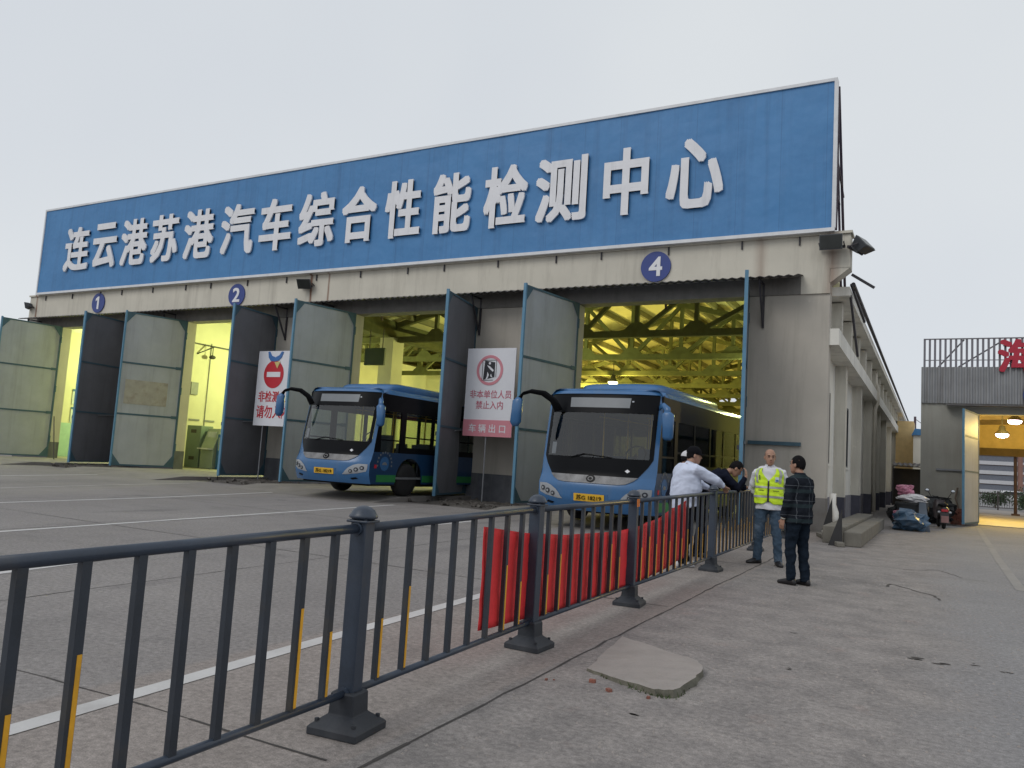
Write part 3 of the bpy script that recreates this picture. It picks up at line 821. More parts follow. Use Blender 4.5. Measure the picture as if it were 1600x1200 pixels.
# door leaves: hinge (x, FY), free edge point
LEAF = [((-37.4, FY - .03), (-37.72, 19.72), 1), ((-32.1, FY - .03), (-31.46, 19.71), 0), ((-28.4, FY - .03), (-29.18, 20.0), 1), ((-23.1, FY - .03), (-22.78, 19.88), 0),
        ((-19.1, FY - .03), (-19.63, 19.76), 1), ((-13.8, FY - .03), (-13.24, 19.69), 0), ((-10.0, FY - .03), (-10.48, 19.56), 1), ((-4.72, FY - .03), (-4.2, 19.62), 0)]
def door_leaf(h, e, left, residue=False, lab=None):
    h, e = Vector((*h, 0)), Vector((*e, 0))
    d = (e - h); W = d.length; d.normalize()
    nrm = Vector((-d.y, d.x, 0))          # points to +x side for a leaf pointing at -y
    if nrm.x < 0: nrm = -nrm
    T = Matrix(((d.x, nrm.x, 0, h.x), (d.y, nrm.y, 0, h.y), (0, 0, 1, 0), (0, 0, 0, 1)))
    zb, zt = .2, 6.5
    mb = MB()
    # sheet: two skins, gently quilted between the cross-bars; +n skin and -n skin
    cols, rows = 14, 30
    rnd = random.Random(int(h.x * 10))
    for side, mi in ((1, 0), (-1, 1)):
        vs, fs = [], []
        for i in range(cols + 1):
            for j in range(rows + 1):
                u = .04 + (W - .08) * i / cols; z = zb + .04 + (zt - zb - .08) * j / rows
                bul = .012 * math.sin(PI * ((z - zb) / (zt - zb) * 3 % 1)) * math.sin(PI * i / cols) + rnd.uniform(-.0025, .0025)
                vs.append(T @ Vector((u, side * (.012 + bul), z)))
        for i in range(cols):
            for j in range(rows):
                q = (i * (rows + 1) + j, (i + 1) * (rows + 1) + j, (i + 1) * (rows + 1) + j + 1, i * (rows + 1) + j + 1)
                fs.append(q if side < 0 else q[::-1])
        mb.add(vs, fs, mi)
    # +x face seen from the camera: inner face on left leaves, outer face on right leaves
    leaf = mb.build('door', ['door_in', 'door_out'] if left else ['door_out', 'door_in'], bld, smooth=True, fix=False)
    fr = MB()
    for zz in (zb + .03, zt - .03): fr.box(0, W, -.035, .035, zz - .03, zz + .03, 0, T)
    fr.box(0, .07, -.035, .035, zb + .06, zt - .06, 0, T)
    for zz in (zb + (zt - zb) / 3, zb + 2 * (zt - zb) / 3):
        fr.box(.07, W - .05, -.032, .032, zz - .035, zz + .035, 0, T)
        fr.box(.07, .3, -.037, .037, zz - .06, zz + .06, 0, T)
    for (u0, z0, su, sz) in ((.07, zb + .06, 1, 1), (.07, zt - .06, 1, -1), (W - .05, zb + .06, -1, 1), (W - .05, zt - .06, -1, -1)):
        for nn in (-.03, .022):
            vs = [T @ Vector((u0, nn, z0)), T @ Vector((u0 + su * .32, nn, z0)), T @ Vector((u0, nn, z0 + sz * .42)), T @ Vector((u0, nn + .008, z0)), T @ Vector((u0 + su * .32, nn + .008, z0)), T @ Vector((u0, nn + .008, z0 + sz * .42))]
            fr.add(vs, [(0, 1, 2), (3, 5, 4), (0, 3, 4, 1), (1, 4, 5, 2), (2, 5, 3, 0)])
    fr.build('door_frame', 'door_frame', leaf)
    MB().box(W - .05, W + .012, -.045, .045, zb - .02, zt + .04, 0, T).build('edge_trim', 'door_edge', leaf)
    MB().tube([T @ Vector((W - .06, -.06, .02)), T @ Vector((W - .06, -.06, 1.2))], .014, 6).box(W - .12, W - .02, -.1, -.045, 2.0, 2.12, 0, T).build('drop_bolt', 'steel_dark', leaf)
    MB().bar(T @ Vector((.4, -.05 if left else .05, 2.3)), T @ Vector((1.5, -.05 if left else .05, 2.22)), .04).build('latch_bar', 'pole_grey', leaf)
    for zz in (.9, 3.3, 5.7):
        MB().tube([h + Vector((0, 0, zz)), h + Vector((0, 0, zz + .3))], .05, 8).build('hinge', 'door_frame', leaf)
    if residue:
        MB().box(.55, 2.25, .024, .028, 2.72, 3.72, 0, T).build('poster_residue', 'residue', leaf)
    return leaf
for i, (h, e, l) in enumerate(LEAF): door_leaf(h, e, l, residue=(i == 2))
# blue rail on the pier right of the last bay
MB().box(-4.6, -3.2, FY - .1, FY - .02, 2.26, 2.36).build('stop_rail', 'door_frame', bld)

# rubble at the foot of the piers between the bays
def mound(x0, x1, y0, y1, h, name, label, seed):
    rnd = random.Random(seed); mb = MB(); nx, ny = 26, 16
    vs, fs = [], []
    for i in range(nx + 1):
        for j in range(ny + 1):
            u, v = i / nx, j / ny
            e = min(1, 4 * u, 4 * (1 - u)) * min(1, 3 * v, 4 * (1 - v))
            vs.append((x0 + (x1 - x0) * u + rnd.uniform(-.04, .04), y0 + (y1 - y0) * v + rnd.uniform(-.04, .04), .001 + h * e * rnd.uniform(.1, 1)))
    for i in range(nx):
        for j in range(ny):
            a = i * (ny + 1) + j
            fs.append((a, a + ny + 1, a + ny + 2, a + 1))
    mb.add(vs, fs)
    for q in range(40):
        x, y, r = rnd.uniform(x0, x1), rnd.uniform(y0, y1), rnd.uniform(.03, .09)
        mb.box(-r, r, -r * .7, r * .7, -r * .4, r * .5, 0, Matrix.Translation((x, y, h * .35)) @ Euler((rnd.uniform(0, 1), rnd.uniform(0, 1), rnd.uniform(0, 3))).to_matrix().to_4x4())
    return tag(mb.build(name, 'dirt', fix=False), label, 'rubble', kind='stuff')
mound(-31.8, -28.7, 18.8, 21.9, .14, 'rubble', 'dark dirt and rubble at the foot of the pier between bays 1 and 2', 1)
mound(-22.8, -19.4, 18.9, 22.0, .14, 'rubble', 'dark dirt and rubble under the red no-entry sign', 2)
mound(-13.5, -10.3, 18.6, 22.0, .12, 'rubble', 'dark dirt and rubble under the vehicle exit sign', 3)

# ------------------------------------------------------------------ big blue roof sign
SY = FY - .22
sg = wthing('roof_sign', 'huge blue roof board with fifteen white Chinese characters and a white rim', 'sign', (-21, SY, 8.2))
BX0, BX1, BZ0, BZ1 = -39.5, -2.52, 8.24, 12.42
bm_ = MB()
nx, nz = 60, 8
vs, fs = [], []
for i in range(nx + 1):
    for j in range(nz + 1):
        x, z = BX0 + (BX1 - BX0) * i / nx, BZ0 + (BZ1 - BZ0) * j / nz
        vs.append((x, SY - .02 + .012 * math.sin(x * 1.3 + z) * math.sin(z * 2.1), z))
for i in range(nx):
    for j in range(nz):
        a = i * (nz + 1) + j; fs.append((a, a + nz + 1, a + nz + 2, a + 1))
bm_.add(vs, fs); bm_.box(BX0, BX1, SY + .02, SY + .06, BZ0, BZ1)
bm_.build('board', 'board', sg, smooth=False, fix=False)
MB().box(BX0 - .08, BX1 + .08, SY - .06, SY + .08, BZ1, BZ1 + .09).box(BX0 - .08, BX1 + .08, SY - .06, SY + .08, BZ0 - .1, BZ0).box(BX0 - .08, BX0, SY - .06, SY + .08, BZ0, BZ1).box(BX1, BX1 + .1, SY - .06, SY + .08, BZ0, BZ1).build('rim', 'white_trim', sg)
CH = "连云港苏港汽车综合性能检测中心"
CX = [(-37.45, -35.54), (-35.24, -33.49), (-33.14, -31.31), (-31.0, -29.23), (-28.83, -26.99), (-26.53, -24.62), (-24.26, -22.52), (-22.12, -20.3), (-19.93, -18.28), (-17.87, -16.27), (-15.75, -14.16), (-13.63, -11.96), (-11.65, -9.82), (-9.25, -7.77), (-7.21, -5.49)]
for c, (a, b_) in zip(CH, CX):
    zl, h = (9.16, 2.16)
    text_mb(c, (b_ - a, h), .06, on_front(a, SY - .065, zl), bold=.025).build('character', 'letter', sg)
for k in range(19):
    x = -39.0 + k * 1.98 + (k % 3) * .2
    MB().box(x - .02, x + .02, FY - .1, FY - .052, 7.86, 8.15).build('bracket', 'steel_dark', sg)
fr = MB()
for x in (-2.42, -8, -14, -20, -26, -32, -38):
    fr.bar((x, SY + .1, 12.3), (x, FY + 2.7, 6.78), .07).bar((x, SY + .1, 10.4), (x, FY + 1.5, 6.78), .06).bar((x, SY + .1, 10.2), (x, FY + 1.6, 9.7), .05).bar((x, SY + .08, 9.2), (x, FY + .6, 9.15), .05).bar((x, SY + .11, 8.2), (x, SY + .11, 12.3), .06)
fr.bar((-38, FY + .95, 10.2), (-2.4, FY + .95, 10.2), .05)
fr.build('support_frame', 'rust_steel', sg)

# number discs
for n, cx, cz in (("1", -34.72, 7.56), ("2", -25.5, 7.5), ("4", -7.5, 7.52)):
    d = wthing('number_disc', {"1": 'round dark blue disc with white number 1 above the leftmost bay', "2": 'round dark blue disc with white number 2 above the second bay', "4": 'round dark blue disc with white number 4 above the bay of the right bus'}[n], 'number disc', (cx, FY - .1, cz), group='bay number discs')
    disc_mb(cx, FY - .06, cz, .47, .04).build('disc', 'disc', d)
    if n == "1":
        MB().prism([(cx - .05, cz - .3), (cx + .08, cz - .3), (cx + .08, cz + .3), (cx - .02, cz + .3), (cx - .17, cz + .2), (cx - .17, cz + .08), (cx - .05, cz + .15)], 'y', FY - .102, FY - .115).build('digit', 'digit', d)
        continue
    text_mb(n, (.42, .6), .012, on_front(cx - .21, FY - .102, cz - .3), bold=.028).build('digit', 'digit', d)

# floodlights
def floodlight(loc, label, yaw, tilt, size=1.0):
    t = thing('floodlight', label, 'floodlight', loc, yaw, 'floodlights on the fascia')
    q = Matrix.Rotation(tilt, 4, 'X') @ Matrix.Scale(size, 4)
    body = MB(); T = Matrix.Translation((0, -.28, 0)) @ q
    body.add([T @ Vector(p) for p in [(-.28, -.1, -.2), (.28, -.1, -.2), (.28, -.1, .2), (-.28, -.1, .2), (-.2, .14, -.13), (.2, .14, -.13), (.2, .14, .13), (-.2, .14, .13)]],
             [(0, 1, 2, 3), (7, 6, 5, 4), (0, 4, 5, 1), (1, 5, 6, 2), (2, 6, 7, 3), (3, 7, 4, 0)])
    for k in range(5): body.box(-.16 + k * .08 - .008, -.16 + k * .08 + .008, .1, .2, -.11, .11, 0, T)
    body.build('housing', 'flood', t, bevel=.012)
    MB().box(-.25, .25, -.112, -.104, -.17, .17, 0, T).build('lens', 'flood_glass', t)
    MB().bar((-.31, -.28, 0), (-.31, -.04, -.06), .03).bar((.31, -.28, 0), (.31, -.04, -.06), .03).box(-.33, .33, -.05, 0, -.1, -.03).build('bracket', 'steel_dark', t)
    return t
floodlight((-21.6, FY - .06, 7.72), 'floodlight on the fascia between the number 2 disc and the left bus', R(15), R(30))
floodlight((-39.95, FY - .06, 7.62), 'small floodlight at the far left end of the fascia', R(-50), R(15), .8)
floodlight((-2.5, FY - .13, 7.78), 'square floodlight facing forward at the right end of the fascia', R(0), R(8), 1.05)
floodlight((-2.02, FY + .1, 7.75), 'tilted floodlight sticking out sideways from the right corner', R(72), R(-40), 1.1)
# loose steel bars on the side of the corner
for lab, p in (('dark steel bar leaning down from the corner bracket along the side wall', [(-2.1, FY + .75, 6.55), (-1.98, FY + 1.9, 5.0)]), ('shorter dark steel bar crossing behind the leaning bar at the corner', [(-2.1, FY + .9, 6.9), (-1.85, FY + 2.4, 6.1)]), ('thin dark stub bar poking out to the right of the corner', [(-2.06, FY + .55, 7.1), (-1.5, FY + .8, 6.75)])):
    tag(MB().bar(p[0], p[1], .06).build('steel_bar', 'steel_dark'), lab, 'steel bar', 'loose steel bars at the corner')

# ------------------------------------------------------------------ lamps inside the hall
def high_bay(x, y, z, label, bulb, col, power, group, rod=.6):
    t = thing('high_bay_lamp', label, 'lamp', (x, y, z), 0, group)
    MB().lathe([(.05, .42), (.12, .4), (.14, .22), (.3, .05), (.3, .02), (.28, .02)], 20).build('hood', 'lamp_shade', t, smooth=True)
    MB().tube([(0, 0, .42), (0, 0, .42 + rod)], .02, 6).build('rod', 'lamp_shade', t)
    MB().ell((0, 0, -.02), (.26, .26, .13)).build('bulb', bulb, t, smooth=True)
    ld = bpy.data.lights.new('lamp_light', 'POINT'); ld.energy = power; ld.color = col; ld.shadow_soft_size = .22
    lo = bpy.data.objects.new('lamp_light', ld); COL.objects.link(lo); lo.parent = t; lo.location = (0, 0, -.4)
    return t
YG = (0.80, 0.88, 0.33)
YO = (1.0, 0.82, 0.17)
for x, y, p, c in ((-15.6, 40, 1250, YO), (-6.2, 34, 500, YG), (-20.3, 45.5, 1250, YO), (-10, 65, 1500, YO), (-15.6, 30.3, 520, YG)):
    high_bay(x, y, 6.0, 'lit high-bay lamp hanging under the trusses above the %s' % ({40: 'right bus roof', 34: 'right bus, near the side wall', 45.5: 'column row in the middle', 65: 'far end of the right nave', 30.3: 'left bus, just inside its bay'}[y]), 'bulb_green', c, p, 'high-bay lamps in the main hall')
for x, y, p in ((-36.2, 27.2, 1450), (-27.2, 27.5, 1250), (-23.5, 42, 1000), (-36, 38, 600)):
    high_bay(x, y, 5.9, 'lit high-bay lamp ' + {(-36.2, 27.2): 'near the door inside the leftmost bay', (-27.2, 27.5): 'near the door inside the second bay', (-23.5, 42): 'deep inside the second bay', (-36, 38): 'deep inside the leftmost bay'}[(x, y)], 'bulb_green', YG, p, 'high-bay lamps in the main hall')

# test consoles seen through bay 2, hanging board in bay 3
cab = wthing('test_cabinet', 'tall grey-green cabinet with louvres standing inside bay 2', 'cabinet', (-30.5, 25.2, FLOOR))
MB().box(-31.0, -30.05, 25.0, 25.7, FLOOR, 2.1).build('body', 'cabinet_dark', cab, bevel=.02)
for zz in (.5, 1.75): MB().box(-30.7, -30.35, 24.985, 24.998, zz, zz + .16).build('louvre', 'steel_dark', cab)
con = wthing('test_console', 'pale console with a small monitor and keyboard shelf inside bay 2', 'console', (-29.5, 25.2, FLOOR))
MB().box(-29.95, -29.1, 25.0, 25.7, FLOOR, 1.1).prism([(25.0, 1.1), (25.7, 1.1), (25.7, 2.0), (25.35, 2.0)], 'x', -29.95, -29.1).build('body', 'cabinet', con, bevel=.02)
MB().box(-29.8, -29.25, 25.19, 25.22, 1.5, 1.85).build('monitor', 'screen', con)
MB().box(-29.9, -29.15, 24.75, 25.0, 1.02, 1.08).build('shelf', 'white_trim', con)
bb = wthing('metal_box', 'blue metal box standing beside the console inside bay 2', 'box', (-28.7, 25.3, FLOOR))
MB().box(-29.0, -28.4, 25.1, 25.6, FLOOR, 1.75).build('body', 'blue_box', bb, bevel=.02)
MB().box(-28.9, -28.5, 25.08, 25.1, 1.0, 1.6).build('panel', 'cabinet', bb)
hb = wthing('hanging_board', 'dark green board hanging under the roof in bay 3 above the left bus', 'board', (-21.0, 26.0, 5.4))
MB().box(-21.5, -20.45, 25.95, 26.05, 5.05, 5.78).build('panel', 'board_dark', hb)
MB().bar((-21.3, 26, 5.78), (-21.3, 26, 6.6), .03).bar((-20.6, 26, 5.78), (-20.6, 26, 6.6), .03).build('hanger', 'steel_dark', hb)

# ------------------------------------------------------------------ signs on poles
def pole_sign(x0, x1, y, z0, z1, label, px):
    t = wthing('pole_sign', label, 'sign', ((x0 + x1) / 2, y, 0), 0, 'white warning signs on thin poles')
    MB().box(x0, x1, y, y + .03, z0, z1).build('panel', 'sign_white', t)
    MB().tube([(px, y + .05, 0), (px, y + .05, z1 - .2)], .022, 8).build('pole', 'pole_grey', t)
    MB().box(px - .25, px + .25, y - .15, y + .2, .0, .05).build('base', 'kerb', t)
    return t
y1 = 21.0
s1 = pole_sign(-22.46, -20.45, y1, 2.1, 4.9, 'white sign with red no-entry disc standing before the pier left of the left bus', -22.0)
disc_mb(-21.62, y1 - .004, 4.02, .52, .006, rx=.5).build('no_entry_disc', 'sign_red', s1)
MB().box(-21.96, -21.28, y1 - .018, y1 - .011, 3.92, 4.11).build('no_entry_bar', 'sign_white', s1)
text_mb("非检测人员", (1.72, .42), .004, on_front(-22.3, y1 - .003, 2.98), bold=.016).build('lettering', 'sign_red', s1)
text_mb("请勿入内", (1.62, .48), .004, on_front(-22.34, y1 - .003, 2.38), bold=.016).build('lettering', 'sign_red', s1)
st = [(-21.98, 4.86), (-21.9, 4.88), (-21.78, 4.72), (-21.6, 4.66), (-21.4, 4.74), (-21.3, 4.88), (-21.2, 4.86), (-21.28, 4.66), (-21.42, 4.54), (-21.6, 4.5), (-21.82, 4.52), (-21.94, 4.66)]
MB().prism(st, 'y', y1 - .003, y1 - .02).build('torn_sticker', 'sign_blue', s1)
MB().prism([(-21.62, 4.48), (-21.32, 4.5), (-21.46, 4.24)], 'y', y1 - .013, y1 - .022).build('torn_sticker', 'sign_yellow', s1)
s2 = pole_sign(-13.18, -11.42, y1, 2.08, 4.87, 'white sign with rose ring and rose bottom band between the two buses', -12.35)
MB().box(-13.18, -11.42, y1 - .012, y1 - .003, 2.08, 2.6).build('rose_band', 'sign_rose', s2)
ring = MB(); n = 48; cx, cz = -12.33, 4.17; vs, fs = [], []
for k in range(n):
    t = 2 * PI * k / n
    for r_, yy in ((.48, y1 - .003), (.39, y1 - .003), (.39, y1 - .012), (.48, y1 - .012)): vs.append((cx + r_ * math.cos(t), yy, cz + r_ * math.sin(t)))
for k in range(n):
    a, b_ = 4 * k, 4 * ((k + 1) % n)
    for j in range(4): fs.append((a + j, a + (j + 1) % 4, b_ + (j + 1) % 4, b_ + j))
ring.add(vs, fs).build('ring', 'sign_rose', s2)
MB().prism([(-12.56, 3.86), (-12.15, 3.95), (-12.15, 4.42), (-12.52, 4.48)], 'y', y1 - .003, y1 - .008).build('pictogram_door', 'sign_black', s2)
MB().bar((-12.6, y1 - .006, 3.84), (-12.6, y1 - .006, 4.47), .012).bar((-12.6, y1 - .006, 4.49), (-12.1, y1 - .006, 4.49), .012).bar((-12.1, y1 - .006, 3.95), (-12.1, y1 - .006, 4.49), .012).bar((-12.6, y1 - .006, 3.84), (-12.2, y1 - .006, 3.86), .012).build('pictogram_frame', 'sign_black', s2)
pg = disc_mb(-12.34, y1 - .0085, 4.39, .04, .003)
pg.prism([(-12.44, 4.33), (-12.34, 4.3), (-12.18, 4.17), (-12.22, 4.12), (-12.32, 4.2), (-12.38, 4.26)], 'y', y1 - .0085, y1 - .0115)
pg.prism([(-12.41, 4.12), (-12.35, 4.02), (-12.4, 3.9), (-12.47, 3.87), (-12.42, 3.98)], 'y', y1 - .0085, y1 - .0115).prism([(-12.3, 3.98), (-12.22, 3.94), (-12.28, 4.06)], 'y', y1 - .0085, y1 - .0115)
pg.build('pictogram_person', 'sign_white', s2)
text_mb("非本单位人员", (1.5, .26), .004, on_front(-13.0, y1 - .003, 3.28), bold=.01).build('lettering', 'sign_text', s2)
text_mb("禁止入内", (.98, .26), .004, on_front(-12.76, y1 - .003, 2.94), bold=.01).build('lettering', 'sign_text', s2)
text_mb("车 辆 出 口", (1.32, .27), .004, on_front(-12.96, y1 - .0125, 2.2), bold=.012).build('lettering', 'sign_white', s2)

tag(MB().tube([(-35.4, 21.5, .1), (-36.1, 21.7, 2.1)], .025, 7).build('stick', 'steel_dark'), 'dark stick leaning in the left doorway beside the first open door', 'stick')

MB().bar((-31.57, 24.6, 6.1), (-31.0, 27.6, 6.0), .06).bar((-31.57, 25.6, 5.6), (-31.1, 26.2, 6.02), .05).ell((-31.2, 26.2, 5.5), (.16, .16, .1)).bar((-31.2, 26.2, 5.5), (-31.2, 26.2, 6.0), .03).build('wall_bracket', 'steel_dark', bld)
MB().box(-31.59, -31.5, 25.4, 25.8, 3.6, 4.2).build('fuse_box', 'pole_grey', bld)

# ------------------------------------------------------------------ buses
BW, BL, BH = 2.7, 10.4, 3.06
def lerp_tab(t, x):
    if x <= t[0][0]: return t[0][1]
    for (a, b_), (c, d) in zip(t, t[1:]):
        if x <= c: return b_ + (d - b_) * (x - a) / (c - a)
    return t[-1][1]
RAKE = [(.3, .14), (.45, .06), (.62, .0), (.92, .0), (1.05, .07), (1.16, .12), (1.5, .17), (2.0, .26), (2.5, .36), (2.93, .46), (3.06, .62)]
def bx(u): return (u - .5) * BW
def by(u, z): return lerp_tab(RAKE, z) + .30 * abs(2 * u - 1) ** 3.2
def fpatch(rows, off, nz=None, ncol=24):
    """patch on the curved bus front; rows (z, u_left, u_right) from top to bottom"""
    rows = sorted(rows, key=lambda r: -r[0]); zs = []
    for a, b_ in zip(rows, rows[1:]):
        n = max(1, int(abs(a[0] - b_[0]) / .06))
        for i in range(n):
            t = i / n; zs.append(tuple(a[k] + (b_[k] - a[k]) * t for k in range(3)))
    zs.append(rows[-1])
    mb = MB(); vs, fs = [], []
    for z, ul, ur in zs:
        for k in range(ncol + 1):
            u = ul + (ur - ul) * k / ncol
            vs.append((bx(u), by(u, z) - off, z))
    for i in range(len(zs) - 1):
        for k in range(ncol):
            a = i * (ncol + 1) + k
            fs.append((a, a + ncol + 1, a + ncol + 2, a + 1))
    return mb.add(vs, fs)
def flat_front(poly, off, th=.01):
    """small flat shape (u, z) laid on the front"""
    mb = MB(); n = len(poly)
    vs = [(bx(u), by(u, z) - off, z) for u, z in poly] + [(bx(u), by(u, z) - off - th, z) for u, z in poly]
    return mb.add(vs, [tuple(range(n)), tuple(range(2 * n - 1, n - 1, -1))] + [(i, (i + 1) % n, (i + 1) % n + n, i + n) for i in range(n)])
WHEELS = (2.15, 7.6)
def zbot(y):
    z = .36
    for wy in WHEELS:
        d = abs(y - wy)
        if d < .64: z = max(z, .5 + math.sqrt(.64 ** 2 - d * d) * .95)
    return z
WINS = [(.72, 1.62, 1.25, 2.42), (1.86, 3.2, 1.42, 2.42), (3.34, 4.7, 1.42, 2.42), (4.84, 6.2, 1.42, 2.42), (6.34, 7.7, 1.42, 2.42), (7.84, 9.2, 1.42, 2.42), (9.32, 10.1, 1.42, 2.42)]

def make_bus(label, plate):
    t = thing('city_bus', label, 'bus', (0, 0, 0), 0, 'blue city buses in the door bays')
    # front skin
    fb = MB()
    for part in ([(1.62, 0, .03), (2.93, 0, .03)], [(1.62, .97, 1), (2.93, .97, 1)], [(.36, 0, 1), (1.62, 0, 1)]):
        if part[0][0] == .36:
            p = fpatch([(.36, 0, 1), (1.12, 0, 1)], 0, ncol=48)
            for x in (p, fpatch([(1.12, 0, .14), (1.35, 0, .07), (1.62, 0, .03)], 0), fpatch([(1.12, .86, 1), (1.35, .93, 1), (1.62, .97, 1)], 0)):
                fb.add(x.v, x.f)
        else:
            x = fpatch(part, 0, ncol=6); fb.add(x.v, x.f)
    x = fpatch([(2.93, 0, 1), (3.0, 0, 1)], 0, ncol=48); fb.add(x.v, x.f)
    # sides
    for sx, u in ((-1, 0), (1, 1)):
        X = sx * BW / 2
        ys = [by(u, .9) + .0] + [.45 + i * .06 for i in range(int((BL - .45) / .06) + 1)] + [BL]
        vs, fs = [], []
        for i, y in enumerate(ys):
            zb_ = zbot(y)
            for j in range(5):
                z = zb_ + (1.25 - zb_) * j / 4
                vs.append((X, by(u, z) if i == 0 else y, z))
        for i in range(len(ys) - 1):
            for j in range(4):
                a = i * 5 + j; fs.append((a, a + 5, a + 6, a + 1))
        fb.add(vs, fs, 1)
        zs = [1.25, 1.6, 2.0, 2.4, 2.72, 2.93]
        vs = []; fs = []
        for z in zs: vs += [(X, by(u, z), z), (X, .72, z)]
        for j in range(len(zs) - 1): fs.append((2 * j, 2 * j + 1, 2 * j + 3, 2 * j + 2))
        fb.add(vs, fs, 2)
    # roof
    prof = []
    for k in range(25):
        a = k / 24; xx = -BW / 2 + BW * a
        e = min(1, min(a, 1 - a) * BW / .28)
        prof.append((xx, 2.88 + (BH - 2.88) * math.sqrt(max(0, 1 - (1 - e) ** 2)), a))
    vs, fs = [], []
    ys = [None, .7, 1.2] + [BL * i / 6 for i in range(2, 7)]
    for y in ys:
        for xx, z, a in prof:
            vs.append((xx, (by(a, 3.0) + .06) if y is None else y, min(z, 3.02) if y is None else z))
    n = len(prof)
    for i in range(len(ys) - 1):
        for k in range(n - 1):
            fs.append((i * n + k, i * n + k + 1, (i + 1) * n + k + 1, (i + 1) * n + k))
    fb.add(vs, fs)
    # visor bridge between front top row and roof
    vs, fs = [], []
    for xx, z, a in prof: vs += [(xx, by(a, 3.0), max(2.88, min(3.0, z))), (xx, by(a, 3.0) + .06, min(z, 3.02))]
    for k in range(n - 1): fs.append((2 * k, 2 * k + 2, 2 * k + 3, 2 * k + 1))
    fb.add(vs, fs)
    # rear wall
    fb.box(-BW / 2, BW / 2, BL - .02, BL, .36, 1.4).box(-BW / 2, BW / 2, BL - .02, BL, 2.3, 2.9).box(-BW / 2, -.9, BL - .02, BL, 1.4, 2.3).box(.9, BW / 2, BL - .02, BL, 1.4, 2.3)
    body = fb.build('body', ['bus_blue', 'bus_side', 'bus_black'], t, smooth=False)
    for p in body.data.polygons: p.use_smooth = True
    body.data.polygons.foreach_get
    # black window band on both sides
    for sx in (-1, 1):
        wb = MB()
        a, b_ = sorted((sx * BW / 2, sx * (BW / 2 - .05)))
        cur = .7
        for y0, yy, z0, z1 in WINS:
            wb.box(a, b_, cur, y0, 1.25, 2.9)
            if z0 > 1.26: wb.box(a, b_, y0, yy, 1.25, z0)
            wb.box(a, b_, y0, yy, z1, 2.9); cur = yy
        wb.box(a, b_, cur, BL, 1.25, 2.9)
        wb.build('window_band', 'bus_black', t)
    for sx in (-1, 1):
        a, b_ = sorted((sx * (BW / 2 - .015), sx * (BW / 2 - .025)))
        for y0, yy, z0, z1 in WINS:
            wp = MB().box(a, b_, y0, yy, z0, z1).build('side_window', 'glass_dark', t)
            if sx > 0 or y0 < 1: MB().box(a - .01, b_ + .01, y0, yy, z0 + (z1 - z0) * .3 - .02, z0 + (z1 - z0) * .3 + .02).build('window_bar', 'bus_black', wp)
    # front mask around the windscreen
    mk = MB()
    for rows, nc in (([(2.91, .025, .975), (2.5, .03, .97)], 48), ([(2.5, .03, .06), (1.52, .03, .06)], 4), ([(2.5, .94, .97), (1.52, .94, .97)], 4), ([(1.52, .03, .97), (1.36, .062, .938), (1.12, .13, .87)], 48)):
        x = fpatch(rows, .012, ncol=nc); mk.add(x.v, x.f)
    mk.build('front_mask', 'bus_black', t, smooth=True)
    fpatch([(2.5, .06, .94), (1.52, .06, .94)], .008, ncol=40).build('windscreen', 'glass_front', t, smooth=True)
    fpatch([(2.84, .23, .76), (2.62, .235, .755)], .017, ncol=30).build('destination_display', 'bus_grey', t, smooth=True)
    tr = fpatch([(1.13, .125, .875), (1.05, .16, .84), (.985, .21, .79), (.965, .27, .73)], .022, ncol=40).build('silver_trim', 'chrome', t, smooth=True)
    def badge(r0, off, th): return flat_front([(.5 + r0 * math.cos(2 * PI * k / 24) / BW * 1.35, 1.065 + r0 * math.sin(2 * PI * k / 24)) for k in range(24)], off, th)
    badge(.075, .026, .012).build('badge', 'bus_black', tr)
    badge(.045, .04, .006).build('badge_ring', 'chrome', tr)
    badge(.03, .047, .004).build('badge_core', 'bus_black', tr)
    pt = flat_front([(.345, .74), (.655, .74), (.655, .56), (.345, .56)], .002, .012).build('plate_recess', 'bus_blue', t)
    pp = flat_front([(.37, .73), (.63, .73), (.63, .57), (.37, .57)], .018, .008).build('number_plate', 'plate', t)
    text_mb(plate, (.58, .11), .004, lambda x, y, z: (-.29 + x, by(.5, .65) - .028 - z, .595 + y), bold=.01).build('plate_lettering', 'bus_black', pp)
    for sg_ in (-1, 1):
        def U(u): return u if sg_ > 0 else 1 - u
        poly = [(.80, .78), (.87, .87), (.985, .9), (.985, .72), (.93, .66), (.82, .6), (.735, .585)]
        rows = [(.9, .9, .985), (.86, .85, .985), (.78, .80, .983), (.7, .77, .975), (.64, .755, .9), (.59, .735, .78)]
        hl = fpatch([(z, min(U(a), U(b_)), max(U(a), U(b_))) for z, a, b_ in rows], .012, ncol=16).build('headlight', 'lamp_clear', t, smooth=True)
        for u0, z0, rr in ((.94, .79, .055), (.885, .74, .058), (.83, .69, .05)):
            flat_front([(U(u0) + rr * math.cos(2 * PI * k / 20) / BW, z0 + rr * math.sin(2 * PI * k / 20)) for k in range(20)], .02, .01).build('lens', 'lens', hl)
            flat_front([(U(u0) + rr * .45 * math.cos(2 * PI * k / 16) / BW, z0 + rr * .45 * math.sin(2 * PI * k / 16)) for k in range(16)], .032, .004).build('bulb', 'lamp_clear', hl)
        flat_front([(U(.82), .5), (U(.88), .53), (U(.9), .49), (U(.84), .46)], .004, .01).build('fog_lamp', 'bus_black', t)
        MB().box(sg_ * BW / 2 - .008, sg_ * BW / 2 + .008, .5, .6, .8, .9).build('side_marker', 'sign_red', t)
    flat_front([(.79, 1.3), (.81, 1.26), (.79, 1.22), (.77, 1.26)], .015, .005).build('gas_diamond', 'digit', t)
    flat_front([(.77, 2.78), (.785, 2.78), (.785, 2.75), (.77, 2.75)], .016, .01).build('camera_dot', 'lamp_clear', t)
